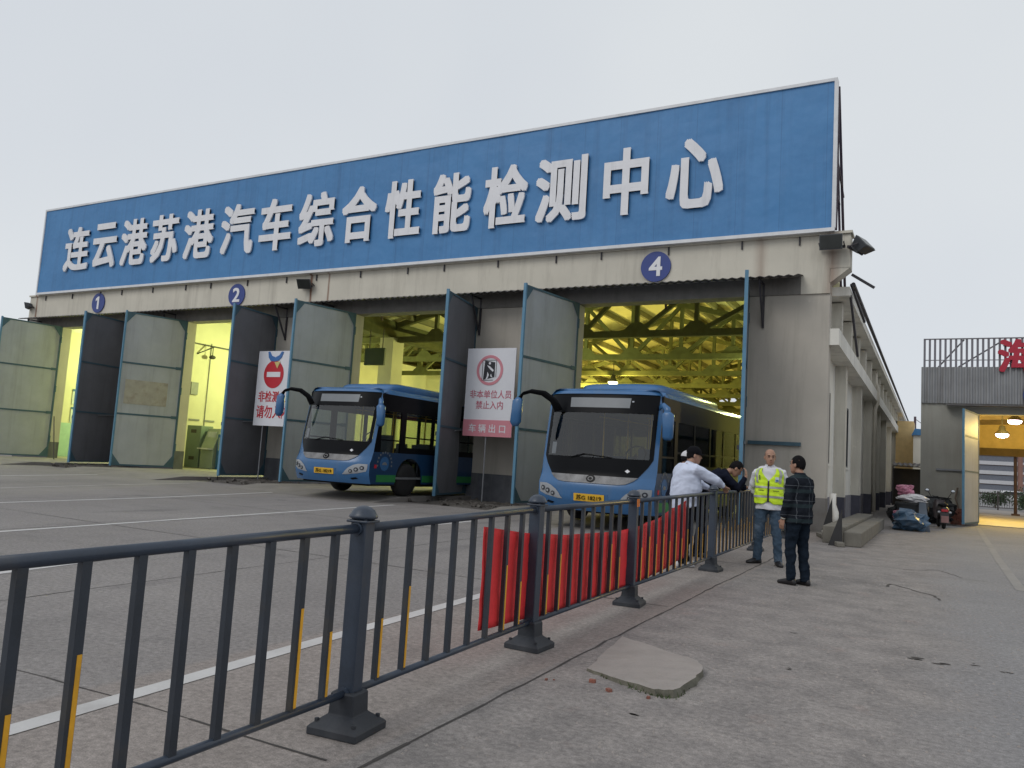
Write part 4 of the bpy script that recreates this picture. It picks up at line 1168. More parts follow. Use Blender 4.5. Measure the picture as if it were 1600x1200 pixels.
    flat_front([(.09, 1.82), (.135, 1.82), (.135, 1.56), (.09, 1.56)], -.03, .004).build('paper_notice', 'digit', t)
    # wipers
    MB().tube([(bx(.3), by(.3, 1.5) - .03, 1.5), (bx(.42), by(.42, 1.58) - .03, 1.585), (bx(.66), by(.66, 1.53) - .03, 1.53)], .014, 6).build('wiper', 'bus_black', t)
    # mirrors: long arm on the door side, short arm on the driver side
    ma = MB().rings([((-.98, .36, 2.52), (.10, 0, .03), (0, .03, 0)), ((-1.1, .3, 2.75), (.08, 0, .04), (0, .035, 0)), ((-1.3, .18, 2.9), (.05, 0, .055), (0, .035, 0)), ((-1.55, .05, 2.93), (.02, 0, .05), (0, .04, 0)), ((-1.74, -.02, 2.86), (.06, 0, .06), (0, .05, 0)), ((-1.82, -.04, 2.74), (.09, 0, .02), (0, .06, 0))], 14)
    arm = ma.build('mirror', ['bus_black'], t, smooth=True)
    MB().rings([((-1.8, -.04, 2.78), (.05, 0, 0), (0, .05, 0)), ((-1.83, -.04, 2.7), (.12, 0, 0), (0, .09, 0)), ((-1.85, -.03, 2.45), (.12, 0, 0), (0, .1, 0)), ((-1.87, -.02, 2.22), (.13, 0, 0), (0, .09, 0)), ((-1.88, -.02, 2.12), (.06, 0, 0), (0, .05, 0))], 16, power=2.8).build('mirror_shell', 'bus_blue', arm, smooth=True)
    am2 = MB().rings([((1.3, .6, 2.66), (.0, 0, .07), (0, .06, 0)), ((1.42, .45, 2.7), (.02, 0, .06), (0, .06, 0)), ((1.54, .34, 2.62), (.07, 0, .03), (0, .06, 0)), ((1.56, .32, 2.5), (.08, 0, 0), (0, .07, 0))], 12).build('mirror', ['bus_blue'], t, smooth=True)
    MB().rings([((1.56, .32, 2.56), (.06, 0, 0), (0, .06, 0)), ((1.57, .32, 2.5), (.13, 0, 0), (0, .09, 0)), ((1.58, .33, 2.25), (.12, 0, 0), (0, .09, 0)), ((1.58, .33, 2.02), (.11, 0, 0), (0, .09, 0)), ((1.58, .33, 1.96), (.07, 0, 0), (0, .05, 0))], 16, power=2.8).build('mirror_shell', 'bus_blue', am2, smooth=True)
    # roof unit
    MB().rings([((0, 1.35, 3.0), (.82, 0, 0), (0, 0, .05)), ((0, 1.6, 3.1), (.95, 0, 0), (0, 0, .16)), ((0, 2.2, 3.12), (1.0, 0, 0), (0, 0, .21)), ((0, 6.8, 3.12), (1.0, 0, 0), (0, 0, .21)), ((0, 7.2, 3.05), (.95, 0, 0), (0, 0, .08))], 28, power=4).build('roof_unit', 'bus_blue', t, smooth=True)
    # stripe, roundel with lettering ticks on the driver side
    X = BW / 2
    MB().box(X + .002, X + .006, .62, 1.5, .42, .62).box(X + .002, X + .006, 2.82, 6.9, .42, .62).build('green_stripe', 'bus_green', t)
    rd = MB().prism([(.95 + .2 * math.cos(2 * PI * k / 28), .93 + .2 * math.sin(2 * PI * k / 28)) for k in range(28)], 'x', X + .002, X + .007).build('roundel', 'bus_blue', t)
    MB().prism([(.95 + .11 * math.cos(a), .9 + .08 * math.sin(a)) for a in [k * PI / 8 for k in range(9)]], 'x', X + .008, X + .011).build('roundel_mark', 'bus_grey', rd)
    tk = MB()
    for k in range(11):
        a = R(190 - k * 20)
        tk.box(X + .008, X + .011, -.025, .025, -.028, .028, 0, Matrix.Translation((0, .95 + .32 * math.cos(a), .93 + .32 * math.sin(a))) @ Matrix.Rotation(a - PI / 2, 4, 'X'))
    tk.build('roundel_lettering', 'bus_grey', rd)
    # wheels
    for wy in WHEELS:
        for sx in (-1, 1):
            T = Matrix.Translation((sx * (BW / 2 - .19), wy, .48)) @ Matrix.Rotation(PI / 2 * sx, 4, 'Y')
            wh = MB().lathe([(.27, -.15), (.44, -.15), (.475, -.1), (.48, 0), (.475, .1), (.44, .15), (.27, .15)], 36, 0, T).build('wheel', 'tyre', t, smooth=True)
            MB().lathe([(.27, .14), (.25, .1), (.2, .06), (.12, .07), (.1, .13), (.05, .135)], 28, 0, T).build('rim', 'rim', wh, smooth=True)
    # underbody, floor, ceiling, dashboard, seats, handrails
    MB().box(-1.2, 1.2, .5, BL - .1, .3, .5).box(-.8, .8, 3.1, 6.7, .25, .35).build('underbody', 'under', t)
    MB().box(-1.32, 1.32, .9, BL - .06, .5, .56).box(-1.25, 1.25, .7, BL - .06, 2.66, 2.7).build('interior_lining', 'bus_inside', t)
    MB().prism([(.55, .56), (1.0, .56), (1.0, 1.2), (.9, 1.5), (.45, 1.46)], 'x', -1.2, 1.2).build('dashboard', 'bus_seat', t)
    sw = MB(); n = 20
    sw.tube([Vector((.62 + .23 * math.cos(2 * PI * k / n), 1.12 + .12 * math.sin(2 * PI * k / n), 1.62 + .2 * math.sin(2 * PI * k / n))) for k in range(n + 1)], .018, 6, cap=False).bar((.62, 1.12, 1.62), (.62, .95, 1.4), .05)
    sw.build('steering_wheel', 'bus_black', t)
    st0 = MB().box(-.22, .22, -.02, .42, .42, .52).box(-.22, .22, .36, .46, .5, 1.02).box(-.04, .04, .1, .3, 0, .42).build('seat', 'bus_seat', t, bevel=.03)
    st0.location = (.62, 1.5, .75)
    sl = [(-.95, y) for y in (2.6, 3.5, 4.4, 5.3, 6.2, 7.6, 8.6)] + [(.95, y) for y in (3.0, 3.9, 4.8, 5.7, 7.6, 8.6)] + [(.45, 7.6), (.45, 8.6)]
    for x, y in sl:
        c = st0.copy(); COL.objects.link(c); c.parent = t; c.location = (x, y, .56)
    hr = MB()
    for x in (-.6, .6):
        hr.tube([(x, 1.9, 2.5), (x, 9.5, 2.5)], .018, 6)
        for y in (2.2, 3.9, 5.6, 7.2): hr.tube([(x, y, .56), (x, y, 2.66)], .018, 6)
    hr.build('handrail', 'plate', t)
    return t
bus1 = make_bus('blue city bus with rounded windscreen in the bay between the two white signs', '苏G 18219')
bus1.location = (-14.95, 16.7, FLOOR)
bus2 = copy_tree(bus1)
bus2['label'] = 'blue city bus in the right bay under the number 4 disc, behind the fence'
bus2.location = (-6.5, 15.6, .05)
bus2.rotation_euler = (R(.7), 0, 0)
# orange sun-shade flap inside the first bus cab is part of the scene only there
# ------------------------------------------------------------------ fence
POSTS = [(-2.52, 1.25, 1.1), (-2.58, 3.21, 1.12), (-2.68, 5.42, 1.15), (-2.74, 7.79, 1.17), (-2.81, 11.4, 1.22), (-2.93, 15.2, 1.24), (-3.05, 19.0, 1.24)]
POSTLAB = ['nearest slate-blue fence post at the left edge', 'slate-blue fence post nearest the camera with domed cap and square rubber foot', 'second slate-blue fence post from the camera, before the left part of the red banner',
           'third slate-blue fence post from the camera, with small orange reflectors, before the red banner', 'slate-blue fence post beside the man in the white shirt', 'slate-blue fence post beside the man in the yellow vest', 'last slate-blue fence post near the corner of the building']
def fence_post(x, y, h, label, ang):
    t = thing('fence_post', label, 'fence post', (x, y, 0), ang, 'slate blue fence posts')
    MB().box(-.045, .045, -.045, .045, .1, h - .06).build('shaft', 'fence', t, bevel=.006)
    cp = MB().lathe([(.05, h - .082), (.056, h - .066), (.072, h - .062), (.074, h - .052), (.066, h - .042), (.056, h - .022), (.036, h - .008), (.012, h)], 24)
    cp.build('cap', 'fence', t, smooth=True)
    MB().box(-.062, .062, -.062, .062, h - .085, h - .072).build('collar', 'fence', t, bevel=.004)
    ft = MB()
    def sq(r, z): return [(-r, -r, z), (r, -r, z), (r, r, z), (-r, r, z)]
    lv = [(.143, .0), (.143, .035), (.135, .045), (.082, .085), (.072, .09), (.068, .19), (.06, .2)]
    vs, fs = [], []
    for r_, z in lv: vs += sq(r_, z)
    for i in range(len(lv) - 1):
        for k in range(4): fs.append((4 * i + k, 4 * i + (k + 1) % 4, 4 * i + 4 + (k + 1) % 4, 4 * i + 4 + k))
    fs += [(3, 2, 1, 0), tuple(range(len(vs) - 4, len(vs)))]
    ft.add(vs, fs).build('foot', 'rubber', t, bevel=.006)
    for sx in (-1, 1):
        for sy in (-1, 1):
            MB().lathe([(.012, 0), (.012, .014), (.006, .016)], 8, 0, Matrix.Translation((sx * .108, sy * .108, .06))).build('bolt', 'rubber', t)
    return t
fps = []
for i, ((x, y, h), lab) in enumerate(zip(POSTS, POSTLAB)):
    if i == 0: continue
    q = POSTS[min(i + 1, len(POSTS) - 1)]; p = POSTS[i - 1]
    fps.append(fence_post(x, y, h, lab, math.atan2(q[1] - p[1], q[0] - p[0]) - PI / 2 + R([0, 4, -3, 5, -4, 3, 0][i])))
for yy in (-.075, .075):
    MB().box(.046, .052, yy * .4 - .02, yy * .4 + .02, 1.0, 1.08).build('reflector', 'orange', fps[2])
NB = [8, 8, 8, 12, 13, 13]
PLAB = ['nearest fence panel of slate-blue bars, cut by the left edge', 'fence panel between the first and second posts', 'fence panel between the second and third posts with the red banner behind it',
        'long fence panel of closely set bars up to the man in the white shirt', 'fence panel the two leaning men rest their arms on', 'farthest fence panel behind the man in the yellow vest']
for i in range(6):
    (x0, y0, h0), (x1, y1_, h1) = POSTS[i], POSTS[i + 1]
    t = wthing('railing_section', PLAB[i], 'railing', ((x0 + x1) / 2, (y0 + y1_) / 2, 0), 0, 'slate blue railing sections')
    a, b_ = Vector((x0, y0, 0)), Vector((x1, y1_, 0)); d = (b_ - a).normalized()
    a2, b2 = a + d * .045, b_ - d * .045
    zt0, zt1 = h0 - .115, h1 - .115
    zb0, zb1 = .19, .19
    MB().tube([a2 + Vector((0, 0, zt0)), b2 + Vector((0, 0, zt1))], .024, 14).build('top_rail', 'fence', t, smooth=True)
    MB().tube([a2 + Vector((0, 0, zb0)), b2 + Vector((0, 0, zb1))], .019, 12).build('bottom_rail', 'fence', t, smooth=True)
    n = NB[i]; L = (b_ - a).length
    nrm = Vector((d.y, -d.x, 0))
    for e in (a + d * .05, b_ - d * .05):
        for zz in (lerp_tab([(y0, zt0), (y1_, zt1)], e.y), .19):
            MB().tube([e + Vector((0, 0, zz)) - d * .006, e + Vector((0, 0, zz)) + d * .006], .034, 12).build('rail_socket', 'fence', t)
    for k in range(n):
        yl = [(1.47, 3.0), (3.42, 5.16), (5.65, 7.37), (8.08, 11.05)][min(i, 3)]
        s_ = (k + .75) / (n + .5) * L if i < 3 else (k + .9) / (n + .8) * L
        if i < 4: s_ = (yl[0] + (yl[1] - yl[0]) * k / (n - 1) - y0) / d.y
        p = a + d * s_; zt = zt0 + (zt1 - zt0) * s_ / L
        wdt = .036
        T = Matrix(((d.x, nrm.x, 0, p.x), (d.y, nrm.y, 0, p.y), (0, 0, 1, 0), (0, 0, 0, 1)))
        bar = MB().box(-wdt / 2, wdt / 2, -.0145, .0145, .2, zt - .018, 0, T).build('bar', 'fence_bar', t)
        yel = (k in (0, 1, n - 2, n - 1)) if i < 3 else True
        if yel:
            hh = (.52 if k in (0, n - 1) else .66) if i < 3 else (.56 + .1 * (k % 2))
            MB().box(-.002 if i < 3 else -.009, wdt / 2 - .002, .0146, .0162, .215, hh, 0, T).build('reflective_strip', 'yellow', bar)
# red banner tied to the far side of the bars
bn = MB(); nx, nz = 90, 14
top = [(4.62, .94), (5.3, .86), (6.1, .8), (7.45, .76), (8.1, .78), (8.75, .83), (9.39, .93), (10.0, 1.02)]
bot = [(4.62, .25), (5.6, .2), (6.6, .18), (7.73, .18), (9, .22), (10.0, .29)]
vs, fs = [], []
rb = random.Random(4)
for i in range(nx + 1):
    y = 4.62 + 5.4 * i / nx
    zt, zb = lerp_tab(top, y), lerp_tab(bot, y)
    for j in range(nz + 1):
        v = j / nz
        x = lerp_tab([(POSTS[2][1] - 2.2, -2.58), (5.42, -2.68), (7.79, -2.74), (11.4, -2.81)], y) - .03 - .022 * max(0, mnoise.noise(Vector((y * 2.2, v * 1.0, 0))) + .3) - .007 * mnoise.noise(Vector((y * 9, v * 5, 3))) + rb.uniform(-.002, .002)
        vs.append((x, y, zb + (zt - zb) * v))
for i in range(nx):
    for j in range(nz):
        a = i * (nz + 1) + j; fs.append((a, a + nz + 1, a + nz + 2, a + 1))
bn.add(vs, fs)
bno = bn.build('red_banner', 'banner', smooth=True)
sm = bno.modifiers.new('thickness', 'SOLIDIFY'); sm.thickness = .003
tag(bno, 'sagging plain red cloth banner tied along the back of the fence', 'banner')

# raised slab on the rough concrete
sl = wthing('concrete_slab', 'loose pale concrete cover slab lying tilted on the rough concrete', 'slab', (-1.7, 5.4, 0))
P = [(-2.26, 6.3), (-2.16, 5.6), (-2.08, 5.12), (-1.8, 4.98), (-1.52, 4.86), (-1.41, 4.9), (-1.38, 5.2), (-1.4, 5.55), (-1.52, 5.88), (-1.9, 6.1)]
tz = [.006, .009, .013, .024, .036, .046, .05, .042, .02, .009]
Pj = random.Random(21); P2 = []; t2 = []
for i in range(len(P)):
    j = (i + 1) % len(P)
    for q in range(4):
        k = q / 4; jt = .011 if q else .004
        P2.append((P[i][0] + (P[j][0] - P[i][0]) * k + Pj.uniform(-jt, jt), P[i][1] + (P[j][1] - P[i][1]) * k + Pj.uniform(-jt, jt))); t2.append(max(.004, tz[i] + (tz[j] - tz[i]) * k + Pj.uniform(-.003, .003)))
P0 = P; P, tz = P2, t2
n = len(P)
rs = random.Random(8)
b1 = MB(); vs = [(x, y, z) for (x, y), z in zip(P, tz)] + [(-1.75, 5.5, .03)]
b1.add(vs, [(i, (i + 1) % n, n) for i in range(n)]).build('top_face', 'slab', sl)
vs = [(x, y, z) for (x, y), z in zip(P, tz)] + [(x + rs.uniform(.0, .02), y - rs.uniform(.005, .02), .0) for x, y in P]
MB().add(vs, [(i, i + n, (i + 1) % n + n, (i + 1) % n) for i in range(n)]).build('edge', 'slab_edge', sl, fix=False)
wd = MB(); rs = random.Random(5)
for k in range(70):
    t_ = rs.random(); i = rs.choice([2, 3, 3, 4, 4, 5]); (xa, ya), (xb, yb) = P0[i], P0[i + 1]
    x, y = xa + (xb - xa) * t_ + rs.uniform(-.01, .03), ya + (yb - ya) * t_ - rs.uniform(.0, .04)
    a = rs.uniform(0, 6); l = rs.uniform(.01, .035)
    wd.add([(x - .004, y, 0), (x + .004, y, 0), (x + l * math.cos(a) * .6, y + l * math.sin(a) * .6, l)], [(0, 1, 2)])
tag(wd.build('weeds', 'weed', fix=False), 'tiny dark weeds along the front edge of the loose slab', 'weeds', kind='stuff')
rub = MB()
for k in range(26):
    x, y, r_ = rs.uniform(-2.3, -1.5), rs.uniform(4.7, 5.4), rs.uniform(.006, .02)
    if y > 4.95 + (-.3) * (x + 2.1): continue
    rub.box(-r_, r_, -r_ * .7, r_ * .7, 0, r_, 0, Matrix.Translation((x, y, 0)) @ Matrix.Rotation(rs.uniform(0, 3), 4, 'Z'))
tag(rub.build('crumbs', 'brick', fix=False), 'reddish crumbs of brick in front of the loose slab', 'crumbs', kind='stuff')

# ------------------------------------------------------------------ things along the side wall
stp = wthing('concrete_step', 'low weathered concrete loading step along the side wall', 'step', (-1.7, 23, 0))
MB().box(-1.72, -1.36, 18.4, 27, 0, .31).build('lower_block', 'kerb', stp, bevel=.02)
MB().box(-2.2, -1.73, 18.9, 28, 0, .38).build('upper_block', 'kerb', stp, bevel=.02)
for lab, x, y, w_, h_ in (('taller black triangular metal plate leaning on the grey plinth', -2.3, 21.6, .62, .95), ('nearer black triangular metal plate leaning on the end of the step', -1.75, 18.3, .62, .78)):
    tag(MB().add([(x - .26, y, .0), (x + .03, y - .05, .0), (x, y + .04, h_), (x - .26, y + .03, .0), (x + .03, y - .02, .0), (x, y + .07, h_)], [(0, 1, 2), (5, 4, 3), (0, 3, 4, 1), (1, 4, 5, 2), (2, 5, 3, 0)]).build('metal_plate', 'black_sheet'), lab, 'metal plate', 'black triangular plates by the side wall')
kf = wthing('kerb_frame', 'broken concrete kerb frame lying flat before the building corner', 'kerb', (-2.1, 19.6, 0))
MB().bar((-2.5, 20.9, .05), (-1.72, 18.0, .05), .16, .1).build('long_kerb', 'kerb', kf, bevel=.02)
MB().bar((-2.4, 21.2, .06), (-1.95, 20.0, .1), .1, .08).build('short_kerb', 'kerb', kf, bevel=.02)
sk = MB().ell((-2.2, 20.6, .14), (.22, .16, .1), 14, 8)
tag(sk.build('sack', 'pvc', smooth=True), 'small pale sack lying by the drain spout', 'sack')

# gate and lean-to between the two buildings
gt = wthing('passage_gate', 'dark closed gate under a small corrugated lean-to between the two buildings', 'gate', (-1.4, 58, 0))
MB().box(-2.47, -.3, 57.9, 58.1, 0, 2.45).build('gate_leaf', 'gate', gt)
corrugated(-2.45, -.3, 57.0, 2.62, 58.3, 2.82, .3, .035).build('lean_to_roof', 'canopy', gt)
MB().bar((-2.4, 57.1, 0), (-2.4, 57.1, 2.6), .08).bar((-.4, 57.1, 0), (-.4, 57.1, 2.6), .08).bar((-2.4, 57.1, 2.58), (-.4, 57.1, 2.58), .06).build('frame', 'steel_dark', gt)
an = wthing('annex', 'ochre lit annex wall rising behind the dark passage gate', 'building', (-1.6, 62, 0))
MB().box(-2.46, -1.32, 62, 66, 0, 5.9).build('wall', 'ochre', an)
MB().box(-1.3, -.5, 60, 66, 0, 4.8).build('rear_wall', 'side_wall', an)
MB().prism([(-1.4, 4.8), (-.45, 4.8), (-.5, 5.2), (-1.2, 5.25)], 'y', 59.8, 66.2).build('blue_roof', 'board', an)
cr = wthing('tower_crane', 'thin distant tower crane above the side wall roofline', 'crane', (-4, 200, 0))
MB().bar((-4, 200, 0), (-4, 200, 17), .5).build('mast', 'rust_steel', cr)
MB().bar((-6, 200, 11.2), (6, 200, 10.6), .3).bar((-4, 200, 16.5), (3, 200, 10.9), .12).build('jib', 'rust_steel', cr)

# ------------------------------------------------------------------ second hall
HY = 35.4
hl = wthing('second_hall', 'grey plastered hall with corrugated sheet band and tall lattice above a lit open doorway', 'building', (5, HY, 0))
HX0, HX1, HE = -.5, 14.0, 52.0
MB().box(HX0, 1.5, HY, HY + .4, 0, 4.75).box(9.0, HX1, HY, HY + .4, 0, 4.75).box(1.5, 9.0, HY, HY + .4, 4.32, 4.75).build('front_wall', 'hall_wall', hl)
MB().box(HX0, HX0 + .3, HY + .4, HE, 0, 6.0).box(HX1 - .3, HX1, HY + .4, HE, 0, 6.0).build('side_wall', 'hall_wall', hl)
MB().box(HX0 + .3, 2.2, HE - .3, HE, 0, 6.0).box(2.2, 12, HE - .3, HE, 3.75, 6.0).box(12, HX1 - .3, HE - .3, HE, 0, 6.0).build('rear_wall', 'hall_in', hl)
MB().box(HX0 + .3, HX0 + .34, HY + .41, HE - .31, 0, 6).build('inside_lining', 'hall_in', hl)
MB().box(HX0 + .3, HX1 - .3, HE - .5, HE - .31, 3.32, 3.75).build('rear_lintel', 'hall_beam', hl)
MB().box(HX0, HX1, HY, HE, 6.0, 6.15).build('roof', 'hall_in', hl)
for y, z in ((38.5, 4.95), (41.5, 4.85), (44.5, 4.9), (48, 4.9)):
    MB().bar((HX0 + .35, y, z - .05), (HX1 - .35, y, z + .55), .2, .3).build('roof_beam', 'hall_beam', hl)
def vcorr(x0, x1, y, z0, z1, wave, amp):
    mb = MB(); n = int((x1 - x0) / wave) * 4; vs, fs = [], []
    for i in range(n + 1):
        x = x0 + (x1 - x0) * i / n; d = [0, amp, amp, 0][i % 4]
        vs += [(x, y - d, z0), (x, y - d, z1)]
    for i in range(n): fs.append((2 * i, 2 * i + 2, 2 * i + 3, 2 * i + 1))
    mb.add(vs, fs); mb.box(x0, x1, y + .01, y + .05, z0, z1)
    return mb
vcorr(HX0, HX1, HY - .05, 4.72, 6.18, .185, .05).build('corrugated_band', 'corr', hl)
MB().box(.4, 10, HY - .5, HY - .06, 4.6, 4.66).build('canopy', 'canopy', hl)
lt = MB()
x = HX0 + .1
while x < HX1:
    lt.box(x - .03, x + .05, HY - .04, HY, 6.19, 7.3); x += .185
lt.build('lattice', 'lattice', hl)
lf = MB().box(HX0 + .07, HX1, HY - .06, HY + .02, 7.3, 7.34).box(HX0 + .07, HX1, HY + .01, HY + .04, 6.45, 6.48)
lf.bar((HX0 + .6, HY + .15, 6.2), (HX0 + 1.5, HY + .1, 7.3), .05).bar((HX0 + 1.3, HY + .15, 6.2), (HX0 + 2.9, HY + .1, 7.3), .05)
for k in range(4): lf.bar((HX0 + 3.5 + k * 2, HY + .2, 6.2), (HX0 + 4.5 + k * 2, HY + .1, 7.3), .05)
lf.build('lattice_frame', 'lattice', hl)
MB().box(.05, 1.45, HY - .07, HY - .01, 2.05, 2.12).build('wall_rail', 'pole_grey', hl)
e, h_ = Vector((.92, 32.8, 0)), Vector((1.5, HY - .03, 0))
d = (e - h_); W = d.length; d.normalize(); nr = Vector((-d.y, d.x, 0)); nr = nr if nr.x > 0 else -nr
T = Matrix(((d.x, nr.x, 0, h_.x), (d.y, nr.y, 0, h_.y), (0, 0, 1, 0), (0, 0, 0, 1)))
dl = MB().box(.04, W - .04, -.015, .015, .14, 4.26, 0, T).build('door', 'door_in', hl)
MB().box(W - .06, W + .01, -.04, .04, .1, 4.3, 0, T).build('edge_trim', 'door_edge', dl)
MB().box(0, .05, -.03, .03, .1, 4.3, 0, T).box(.05, W - .06, -.025, .025, .1, .16, 0, T).box(.05, W - .06, -.025, .025, 4.24, 4.3, 0, T).box(.05, W - .06, -.025, .025, 2.0, 2.06, 0, T).box(.05, W - .06, -.025, .025, 3.3, 3.36, 0, T).build('door_frame', 'door_frame', dl)
lr = wthing('roof_letter', 'big red Chinese character on the lattice of the second hall, cut by the right edge', 'letter', (2.7, HY - .15, 5.9))
text_mb("海", (1.45, 1.3), .08, on_front(2.12, HY - .12, 5.95), bold=.03).build('character', 'letter_red', lr)
MB().bar((2.3, HY - .1, 6.3), (3.5, HY - .1, 6.3), .03).bar((2.3, HY - .1, 7.0), (3.5, HY - .1, 7.0), .03).build('mounting_bar', 'lattice', lr)
d5 = wthing('number_disc', 'blue disc at the right edge on the corrugated band of the second hall', 'number disc', (3.3, HY - .14, 5.1))
disc_mb(3.42, HY - .11, 5.08, .47, .03).build('disc', 'disc', d5)
structure('hall_floor', MB().box(HX0 + .3, HX1 - .3, HY + .4, HE, .002, .03), 'floor')
high_bay(2.71, 42, 3.95, 'lower pinkish lit lamp seen just right of the door of the second hall', 'bulb_pink', (1.0, 0.72, 0.2), 700, 'lamps in the second hall', .9)
high_bay(3.03, 39.8, 4.42, 'upper pinkish lit lamp nearer the right edge in the second hall', 'bulb_pink', (1.0, 0.72, 0.2), 700, 'lamps in the second hall', .5)
high_bay(8.5, 43, 4.3, 'lit lamp farther right inside the second hall', 'bulb_pink', (1.0, 0.72, 0.2), 500, 'lamps in the second hall', .5)
# beyond the second hall
structure('rear_path', MB().box(-5, 60, HE + 1, 64, .002, .02), 'slab')
gp = wthing('gate_post', 'slim dark post standing behind the second hall doorway', 'post', (4.05, 53.5, 0))
MB().tube([(4.1, 53.5, 0), (4.1, 53.5, 4.2)], .09, 10).box(3.9, 4.3, 53.3, 53.7, 0, .12).build('shaft', 'rust_steel', gp)
rf = wthing('rear_railing', 'black iron railing beyond the back doorway of the second hall', 'railing', (8, 66, 0))
for x0 in range(2, 20, 2):
    MB().box(x0 - .05, x0 + .05, 65.95, 66.05, 0, 1.35).build('railing_post', 'steel_dark', rf)
rl = MB().box(2, 20, 65.98, 66.02, 1.15, 1.2).box(2, 20, 65.98, 66.02, .15, .2)
for k in range(120): rl.box(2 + k * .15 - .012, 2 + k * .15 + .012, 65.99, 66.01, .2, 1.28)
rl.build('railing_bars', 'steel_dark', rf)

def leaf_cloud(mb, c, r, n, size, rnd):
    for k in range(n):
        while True:
            p = Vector((rnd.uniform(-1, 1), rnd.uniform(-1, 1), rnd.uniform(-1, 1)))
            if p.length < 1: break
        p = Vector((c[0] + p.x * r[0], c[1] + p.y * r[1], c[2] + p.z * r[2]))
        q = Euler((rnd.uniform(0, 6), rnd.uniform(0, 6), rnd.uniform(0, 6))).to_matrix()
        s_ = size * rnd.uniform(.5, 1.4)
        mb.add([p + q @ Vector(v) * s_ for v in ((-.5, 0, 0), (0, -.25, .05), (.5, 0, 0), (0, .25, .05))], [(0, 1, 2, 3)])
rn = random.Random(2)
for i, (x, y, r_, h_, lab) in enumerate(((5.6, 63.5, 1.0, 1.3, 'dark green shrub right of the railing behind the second hall'), (7.2, 70, 2.2, 1.6, 'low hedge behind the middle of the far railing'), (4.2, 72, 2.0, 1.3, 'low hedge behind the left end of the far railing'), (11, 71, 2.5, 1.7, 'low hedge behind the right end of the far railing'))):
    t = wthing('shrub', lab, 'shrub', (x, y, 0))
    mb = MB(); 
    for k in range(5): leaf_cloud(mb, (x + rn.uniform(-.5, .5) * r_, y + rn.uniform(-.4, .4), h_ * rn.uniform(.35, .75)), (r_ * .6, .6, h_ * .4), 260, .16, rn)
    mb.build('crown', 'leaf', t, fix=False)
    MB().tube([(x, y, 0), (x + .05, y, h_ * .6)], .05, 6).build('trunk', 'wood', t)
fbd = wthing('apartment_block', 'distant brick and grey apartment block seen through the second hall', 'building', (25, 300, 0))
MB().box(8, 60, 300, 312, 0, 16).build('wall', 'far_brick', fbd)
for k in range(5):
    z = 1.2 + 3.1 * k
    MB().box(8, 23.5, 299.2, 299.99, z - .9, z + .3).build('balcony_band', 'far_white', fbd)
    MB().box(8, 23.5, 299.6, 299.98, z + .3, z + 2.0).build('window_row', 'far_window', fbd)
    for x in (25, 29.5, 36, 41, 48):
        MB().box(x, x + 2.6, 299.7, 299.99, z + .3, z + 2.0).build('window', 'far_window', fbd)
        MB().box(x, x + 2.6, 299.6, 299.99, z - .5, z + .25).build('sill', 'far_white', fbd)
def car(x, y, mat_, lab):
    t = thing('parked_car', lab, 'car', (x, y, 0), 0, 'far parked cars')
    MB().prism([(-2.1, .3), (2.1, .3), (2.1, .8), (1.3, .9), (.7, 1.4), (-1.0, 1.42), (-1.7, .95), (-2.1, .85)], 'y', -.85, .85).build('body', mat_, t, bevel=.08)
    MB().prism([(1.1, .92), (.65, 1.32), (-.95, 1.34), (-1.45, .95)], 'y', -.87, .87).build('windows', 'window', t)
    for wx in (-1.3, 1.3):
        for wy in (-.8, .8): MB().lathe([(.15, -.1), (.32, -.1), (.32, .1), (.15, .1)], 18, 0, Matrix.Translation((wx, wy, .32)) @ Matrix.Rotation(PI / 2, 4, 'X')).build('wheel', 'tyre', t)
car(8.3, 110, 'car_white', 'white car parked far off beyond the railing')
car(13.5, 112, 'car_dark', 'dark car parked far off to the right of the white one')

# trash pile, scooter, bricks by the second hall
def blob(c, r, seed, mat_, name, label, cat, n=22, m=14, rough=.25, group=None):
    rnd = random.Random(seed); mb = MB().ell((0, 0, 0), (1, 1, 1), n, m)
    k = [(rnd.uniform(-4, 4), rnd.uniform(-4, 4), rnd.uniform(-4, 4), rnd.uniform(0, 6)) for _ in range(7)]
    for i, v in enumerate(mb.v):
        d = sum(math.sin(a * v.x + b_ * v.y + cc * v.z + p) for a, b_, cc, p in k) / 7
        s_ = 1 + rough * 1.6 * d
        mb.v[i] = Vector((c[0] + v.x * r[0] * s_, c[1] + v.y * r[1] * s_, max(.0, c[2] + v.z * r[2] * s_))) + Vector((rnd.uniform(-1, 1) * r[0], rnd.uniform(-1, 1) * r[1], rnd.uniform(0, 1) * r[2])) * .2
    return tag(mb.build(name, mat_, smooth=False), label, cat, group)
tb = wthing('trash_bin', 'dark plastic bin with bags on top by the passage gate', 'bin', (-.75, 28.2, 0))
MB().rings([((-.72, 28.3, 0), (.26, 0, 0), (0, .26, 0)), ((-.72, 28.3, .78), (.36, 0, 0), (0, .34, 0))], 20, power=4).build('body', 'bin', tb)
MB().rings([((-.72, 28.3, .77), (.39, 0, 0), (0, .37, 0)), ((-.72, 28.3, .83), (.39, 0, 0), (0, .37, 0))], 20, power=4).build('rim', 'bin', tb)
blob((-.82, 28.3, 1.2), (.26, .2, .2), 1, 'pink_bag', 'trash_bag', 'crumpled pink plastic bag on top of the dark bin', 'bag', rough=.4)
blob((-.62, 28.2, .93), (.44, .28, .12), 2, 'white_bag', 'trash_bag', 'white plastic bag sagging over the rim of the dark bin', 'bag', rough=.5)
blob((-.72, 27.2, .22), (.5, .42, .32), 3, 'tarp', 'tarp_bundle', 'crumpled blue tarp bundle in front of the dark bin', 'tarp', rough=.5)
